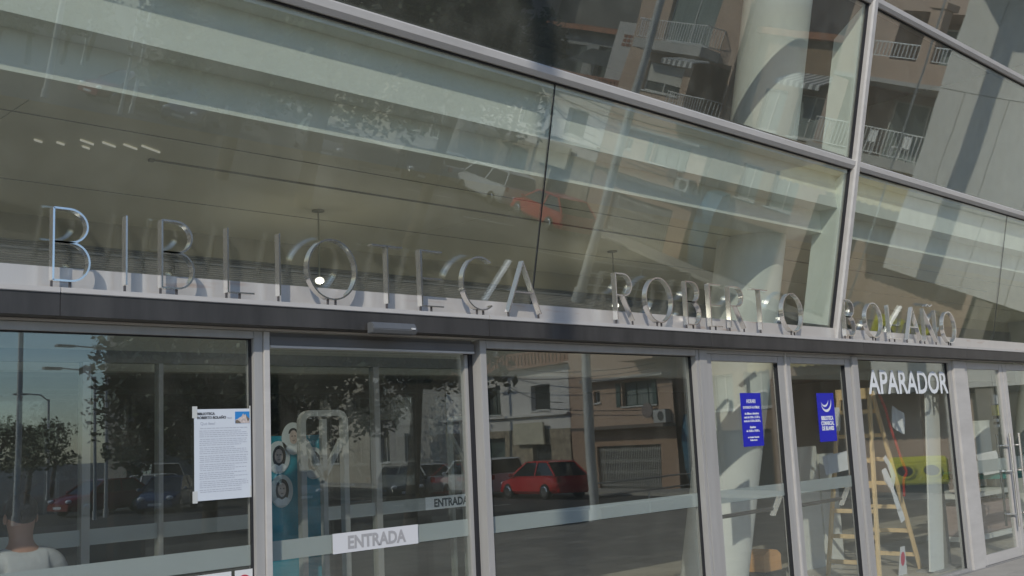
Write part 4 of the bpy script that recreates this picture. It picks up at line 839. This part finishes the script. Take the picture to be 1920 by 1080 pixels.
# --- trees
def leafmat(name, c1, c2):
    m = bpy.data.materials.new(name); m.use_nodes = True; nt = m.node_tree; b = nt.nodes["Principled BSDF"]; b.inputs["Roughness"].default_value = 0.55
    oi = nt.nodes.new("ShaderNodeNewGeometry"); r = nt.nodes.new("ShaderNodeValToRGB"); r.color_ramp.elements[0].color = (*c1, 1); r.color_ramp.elements[1].color = (*c2, 1)
    nt.links.new(oi.outputs["Random Per Island"], r.inputs[0]); nt.links.new(r.outputs[0], b.inputs["Base Color"]); MATS[name] = m; return m
LEAF = leafmat("leaf_dark", (0.018, 0.032, 0.010), (0.05, 0.075, 0.022)); LEAF2 = leafmat("leaf_mid", (0.04, 0.065, 0.02), (0.10, 0.13, 0.045))
BARK = mat("bark", (0.10, 0.075, 0.055), 0.9, var=0.3, scale=6, bump=1, bscale=12)
def tree(name, label, loc, h, r, n, seed, lm, low=0.35, group=None):
    rnd = random.Random(seed); t = empty(name, loc); tag(t, label, "tree", group)
    tr = MB(); base = Vector((0, 0, 0)); top = Vector((rnd.uniform(-.3, .3), rnd.uniform(-.3, .3), h * 0.5)); tr.cyl(base, top, 0.05 * r + 0.06, 0.04 * r + 0.03, 10)
    clumps = []
    for k in range(60):
        th = rnd.uniform(0, 2*pi); ph = rnd.uniform(-0.6, 1.4); rr = r * rnd.uniform(0.35, 0.92)
        c = Vector((rr * cos(th) * cos(ph * 0.8), rr * sin(th) * cos(ph * 0.8), h * (low + (1-low) * 0.5) + sin(ph) * h * (1-low) * 0.42))
        clumps.append((c, r * rnd.uniform(0.14, 0.36)))
        if k < 10: tr.cyl(top * rnd.uniform(0.7, 1.0), c, 0.05, 0.015, 6)
    tr.build("trunk", BARK, t, smooth=True)
    cr = MB(); vs = cr.v; fs = cr.f
    for i in range(n):
        c, cr_ = clumps[rnd.randrange(len(clumps))]
        d = Vector((rnd.gauss(0, 1), rnd.gauss(0, 1), rnd.gauss(0, 0.8))).normalized() * cr_ * rnd.uniform(0.5, 1.1); p = c + d
        a = Vector((rnd.gauss(0, 1), rnd.gauss(0, 1), rnd.gauss(0, 0.6))).normalized(); b = a.cross(Vector((rnd.gauss(0, 1), rnd.gauss(0, 1), rnd.gauss(0, 1)))).normalized(); s = rnd.choice((0.06, 0.09, 0.12, 0.17)) * rnd.uniform(0.8, 1.3) * (0.6 + r * 0.10)
        k = len(vs); vs += [tuple(p - a*s), tuple(p + b*s*0.55 + a*s*0.1), tuple(p + a*s), tuple(p - b*s*0.55 + a*s*0.1)]; fs.append((k, k+1, k+2, k+3))
    me = bpy.data.meshes.new("crown"); me.from_pydata(vs, [], fs); me.materials.append(lm)
    o = bpy.data.objects.new("crown", me); COL.objects.link(o); o.parent = t; return t
tree("plane_tree", "big dark leafy street tree filling the reflection left of the sliding door", (17.3, -21.5, STREET), 11.0, 4.2, 30000, 1, LEAF, 0.06, "street trees in the reflection")
tree("plane_tree", "dark leafy street tree reflected above the middle of the sliding door", (18.4, -17.6, STREET), 8.6, 2.9, 16000, 2, LEAF, 0.26, "street trees in the reflection")
tree("plane_tree", "dark tree behind the parked cars, reflected between the left posts", (27.5, -46.0, STREET), 11.0, 5.0, 14000, 3, LEAF, 0.03, "street trees in the reflection")
tree("plane_tree", "low dense dark tree reflected around the taped notice", (16.3, -24.6, STREET), 9.0, 3.4, 22000, 5, LEAF, 0.02, "street trees in the reflection")
FT = ["far pale tree low on the left reflection, leftmost of the far row", "far pale tree low on the left reflection, second of the far row", "far pale tree low on the left reflection, third of the far row", "far pale tree low on the left reflection, last of the far row"]
for i, (x_, y_, h_) in enumerate(((16.5, -48, 4.2), (19.5, -52, 4.5), (23.0, -57, 4.2), (27.0, -64, 4.8))): tree("far_tree", FT[i], (x_, y_, STREET), h_, h_ * 0.45, 2200, 20 + i, LEAF2, 0.25, "far trees in the reflection")

# --- lamp posts, wires, railings
POST = mat("galvanised_post", (0.58, 0.58, 0.56), 0.55, 0.1, var=0.08)
def lamp_post(x, y, z, h, r, label, arm=(1.2, 0, 0), bend=True):
    t = empty("street_lamp", (x, y, z)); tag(t, label, "street lamp", "street lamps around the plaza")
    MB().cyl((0, 0, 0), (0, 0, h), r, r * 0.72, 16).build("post", POST, t, smooth=True); MB().cyl((0, 0, 0), (0, 0, 0.35), r * 1.35, r * 1.3, 16).build("base_collar", POST, t, smooth=True)
    A = Vector(arm); MB().tube([Vector((0, 0, h - 0.1)), Vector((0, 0, h)) + A * 0.35 + Vector((0, 0, 0.25)), Vector((0, 0, h + 0.3)) + A], r * 0.4, 8).build("arm", POST, t)
    MB().obox(Vector((0, 0, h + 0.28)) + A * 1.2, A * 0.25, A.cross(Vector((0, 0, 1))).normalized() * 0.13, (0, 0, 0.05)).build("lamp_head", mat("lamp_grey", (0.22, 0.23, 0.24), 0.4), t, bevel=0.01)
lamp_post(19.2, -11.8, -0.43, 10.2, 0.12, "grey lamp post mirrored as a bright tube left of the column", (0, -1.5, 0))
lamp_post(-1.75, -6.1, 0.0, 10.2, 0.11, "tall thick lamp post behind the camera casting a soft shadow on the ledge", (-1.5, 0, 0))
for i, (x_, y_, h_, r_, lb) in enumerate(((15.6, -38, 7.6, 0.13, "straight dark mast at the far left of the sky reflection"), (19.1, -38, 6.6, 0.08, "slim curved lamp post in the sky reflection beside the dark building"), (18.2, -37, 5.6, 0.07, "slim curved lamp post right of the door post in the sky reflection"), (25.3, -60, 6.0, 0.10, "farthest thin lamp post low in the sky reflection"))): lamp_post(x_, y_, STREET, h_, r_, lb, (-1.5, 0.2, 0))
wire = MB()
for (a_, b_, sag) in (((-3.6, 1.2, 5.6), (9.2, 0.9, 4.4), 0.5), ((-3.6, 1.2, 4.9), (9.2, 0.9, 4.2), 0.35), ((-3.6, 1.2, 5.4), (2.1, 0.4, 3.2), 0.5), ((-3.6, 1.2, 5.0), (-9, 0.5, 5.0), 0.5), ((-0.4, 0.3, 3.1), (9.1, 0.3, 2.55), 0.12)):
    a_ = Vector(a_); b_ = Vector(b_); pts_ = [a_.lerp(b_, i/10) - Vector((0, 0, sag * 4 * (i/10) * (1 - i/10))) for i in range(11)]; wire.tube(pts_, 0.018, 5)
rowed(tag(wire.build("overhead_cables", GASK), "thin dark overhead cables slung across the house fronts in the reflection", "cables"))
pw_ = rowed(empty("utility_pole", (-3.6, 1.2, STREET))); tag(pw_, "dark wooden utility pole with crossarms before the white house", "pole")
MB().cyl((0, 0, 0), (0, 0, 6.9), 0.12, 0.09, 10).build("pole", BARK, pw_); MB().box(-0.7, 0.7, -0.05, 0.05, 6.2, 6.3).build("crossarm", BARK, pw_); MB().box(-0.6, 0.6, -0.05, 0.05, 5.5, 5.6).build("crossarm", BARK, pw_)
sp = rowed(struct(MB().box(-40, 26, 0.06, 1.9, STREET, STREET + 0.13).build("side_pavement", MATS["far_paving"])))
RAILS = mat("handrail_steel", (0.55, 0.55, 0.54), 0.35, 0.6)
for k, (x0, x1, y_, z_, lb) in enumerate(((19.9, 24.2, -12.4, -0.52, "steel two-bar handrail along the ramp, mirrored low in the right door glass"),)):
    hr = empty("handrail", (x0, y_, z_)); tag(hr, lb, "handrail", "plaza handrails")
    for zz in (1.02, 0.72, 0.42): MB().cyl((0, 0, zz), (x1 - x0, 0, zz), 0.022, n=8).build("rail", RAILS, hr, smooth=True)
    n_ = int((x1 - x0) / 1.6)
    for i in range(n_ + 1): MB().cyl(((x1 - x0) * i / n_, 0, 0), ((x1 - x0) * i / n_, 0, 1.02), 0.02, n=8).build("post", RAILS, hr, smooth=True)

# --- recycling container
rc = empty("recycling_container", (29.6, -8.7, STREET)); tag(rc, "yellow lidded recycling container with two dark oval holes, mirrored behind the ladder", "container")
YEL = mat("container_yellow", (0.80, 0.76, 0.06), 0.45, var=0.08); CG = mat("container_grey", (0.10, 0.11, 0.11), 0.6, var=0.1)
rot = radians(62)
rc.rotation_euler = (0, 0, rot); rc.scale = (0.88, 0.88, 1.0)
MB().box(-0.80, 0.80, -0.50, 0.50, 0.12, 0.62).build("tub", CG, rc, bevel=0.03)
MB().prism([(-0.60, 0.62), (0.60, 0.62), (0.60, 0.80), (0.52, 1.22), (0.38, 1.37), (-0.45, 1.37), (-0.60, 1.20)], lambda u, v, w: (w, u, v), (-0.86, 0.86)).build("lid", YEL, rc, bevel=0.05)
for x_ in (-0.42, 0.36):
    MB().strap(arc(x_, 1.0, 0.27, 0.17, 0, 360, 28)[:-1], 0.05, lambda u, v, w: (u, 0.585 + w - (v - 0.8) * 0.19, v), (-0.03, 0.05), True).build("hole_rim", YEL, rc)
    MB().prism(arc(x_, 1.0, 0.25, 0.155, 0, 360, 28)[:-1], lambda u, v, w: (u, 0.60 + w - (v - 0.8) * 0.19, v), (-0.01, 0.012)).build("hole", GASK, rc)
for x_ in (-0.6, 0.6): MB().cyl((x_, -0.4, 0.10), (x_, 0.4, 0.10), 0.10, n=14).build("wheel", GASK, rc)

# --- cars
CHR = mat("car_chrome", (0.7, 0.7, 0.7), 0.12, 1.0); TYRE = mat("tyre", (0.02, 0.02, 0.02), 0.85); CARG = mat("car_glass", (0.015, 0.02, 0.022), 0.04, spec=0.7); HLT = mat("headlight", (0.75, 0.77, 0.8), 0.1, spec=0.9); TLT = mat("taillight", (0.35, 0.015, 0.015), 0.25)
def car(label, loc, rz, paint, L=4.1, W=1.74, Hh=1.46, kind='hatch'):
    t = empty("parked_car", loc, rz); tag(t, label, "car", "cars parked across the street"); h = L/2; w = W/2; belt = Hh * 0.62
    hood = belt - 0.03; st = [(-h, .42, belt-.12, .82), (-h+.12, .24, belt, .93), (-h*.55, .2, belt+.01, 1), (0, .2, belt, 1), (h*.42, .2, belt-.02, 1), (h*.55, .2, hood-.02, .99), (h-.25, .22, hood-.16, .93), (h, .30, hood-.34, .78)]
    if kind == 'van': st = [(-h, .35, belt, .92), (-h+.08, .24, belt, .97), (-h*.5, .2, belt, 1), (0, .2, belt, 1), (h*.55, .2, belt, 1), (h*.72, .22, hood, .98), (h-.12, .24, hood-.15, .92), (h, .32, hood-.35, .8)]
    vs = []; fs = []; n = 10
    for x, zb, zt, k in st:
        q = w*k; zm = (zb+zt)/2
        vs += [(x, -q*.86, zb), (x, -q*.99, zb+.12), (x, -q*1.0, zm), (x, -q*.97, zt-.06), (x, -q*.86, zt), (x, q*.86, zt), (x, q*.97, zt-.06), (x, q*1.0, zm), (x, q*.99, zb+.12), (x, q*.86, zb)]
    for i in range(len(st)-1):
        for j in range(n): fs.append((i*n+j, i*n+(j+1) % n, (i+1)*n+(j+1) % n, (i+1)*n+j))
    fs += [tuple(range(n)), tuple(range((len(st)-1)*n, len(st)*n))[::-1]]
    MB().add(vs, fs).build("body", paint, t, smooth=True)
    x0, x1, x2, x3 = (-h+.10, -h*.62, h*.10, h*.52) if kind == 'hatch' else ((-h+.04, -h+.2, h*.42, h*.72) if kind == 'van' else (-h*.78, -h*.38, h*.12, h*.55))
    zr = Hh; b = belt-.01
    def cab(k0, k1, zt, xs):
        return [(xs[0], -w*k0, b), (xs[3], -w*k0, b-.02), (xs[3], w*k0, b-.02), (xs[0], w*k0, b), (xs[1], -w*k1, zt), (xs[2], -w*k1, zt), (xs[2], w*k1, zt), (xs[1], w*k1, zt)]
    F = [(0,3,2,1), (4,5,6,7), (0,1,5,4), (1,2,6,5), (2,3,7,6), (3,0,4,7)]
    c1 = cab(.92, .74, zr-.045, (x0, x1, x2, x3)); MB().add(c1, F).build("windows", CARG, t)
    rf = MB().prism([(x1-.06, zr-.055), (x1+.1, zr-.01), ((x1+x2)/2, zr+.01), (x2-.1, zr-.01), (x2+.05, zr-.055)], lambda u, v, q: (u, q, v), (-w*.76, w*.76)); rf.build("roof", paint, t, smooth=True)
    pl_ = MB()
    for s in (-1, 1):
        for (xa, xb) in ((x0, x1), (x3, x2), (x0 + (x3-x0)*.46, x1 + (x2-x1)*.46)): pl_.bar((xa, s*w*.925, b), (xb, s*w*.755, zr-.04), .07, .03, up=(0, 1, 0))
        pl_.bar((x0, s*w*.93, b+.005), (x3, s*w*.93, b-.015), .04, .03)
    pl_.build("pillars", paint, t)
    for x in (-h*.62, h*.62):
        for s in (-1, 1):
            wl = MB().cyl((x, s*(w-.19), .31), (x, s*(w+.005), .31), .31, n=22).build("wheel", TYRE, t, bevel=0.02); MB().cyl((x, s*(w+.006), .31), (x, s*(w+.02), .31), .20, .17, n=14).build("rim", CHR, wl)
    for s in (-1, 1):
        MB().sphere((h-.10, s*w*.66, hood-.26), .15, 10, 8, (.9, 1.0, .6)).build("headlight", HLT, t, smooth=True); MB().box(-h-.01, -h+.14, s*w*.80-.09, s*w*.80+.09, belt-.26, belt-.02).build("taillight", TLT, t, bevel=.02)
        MB().sphere((x3-.18, s*(w+.09), b+.05), .10, 10, 8, (.6, 1, .75)).build("mirror", paint, t, smooth=True)
    MB().box(h-.10, h+.035, -w*.80, w*.80, .24, .42).build("bumper", paint, t, bevel=.03); MB().box(-h-.03, -h+.12, -w*.85, w*.85, .28, .48).build("bumper", paint, t, bevel=.03)
    MB().box(h+.036, h+.044, -.26, .26, .33, .43).build("number_plate", PRINT, t)
    return t
def paint(n, c, r=0.22): return mat("paint_" + n, c, r, 0.0, var=0.02, spec=0.7)
RED = paint("red", (0.60, 0.015, 0.02)); WHT = paint("white", (0.65, 0.66, 0.66)); DRK = paint("dark", (0.03, 0.035, 0.045)); SIL = paint("silver", (0.14, 0.145, 0.15)); BLU = paint("blue", (0.03, 0.06, 0.14)); MAR = paint("maroon", (0.20, 0.015, 0.02))
CR = ROW_R
car("bright red hatchback parked before the white house, mirrored right of the sliding door", (31.2, -25.0, STREET), CR + pi, RED)
car("white tall estate car mirrored at the right edge of the sliding door", (32.1, -29.6, STREET), CR + pi, WHT, 4.3, 1.8, 1.62, 'van')
car("dark saloon with glinting bonnet mirrored in the middle of the sliding door", (30.4, -33.0, STREET), CR + 0.35, DRK, 4.4, 1.76, 1.44, 'sedan')
car("grey hatchback mirrored behind the portrait banner", (26.6, -35.5, STREET), CR + 0.2, SIL)
car("white hatchback mirrored left of the taped notice", (25.0, -45.2, STREET), CR - 0.5, WHT)
car("maroon car mirrored beside the left inner post", (20.2, -41.2, STREET), 2.9, MAR)
car("dark blue car parked farther back near the corner, mirrored high in the leaning glass", (22.0, -38.5, STREET), 2.3, BLU)
car("white van parked far back, mirrored near the top left of the leaning glass", (27.5, -50.0, STREET), 1.9, WHT, 4.6, 1.9, 1.95, 'van')
car("silver saloon parked in the side street, mirrored behind the inner ENTRADA sign", (33.1, -34.6, STREET), CR + pi, paint("bright_silver", (0.45, 0.46, 0.47)), 4.3, 1.75, 1.45, 'sedan')
car("black van close to the plaza edge, mirrored at the lower left corner", (5.0, -17.5, STREET), 0.25, paint("black", (0.012, 0.012, 0.014)), 4.7, 1.9, 1.95, 'van')
place_row()
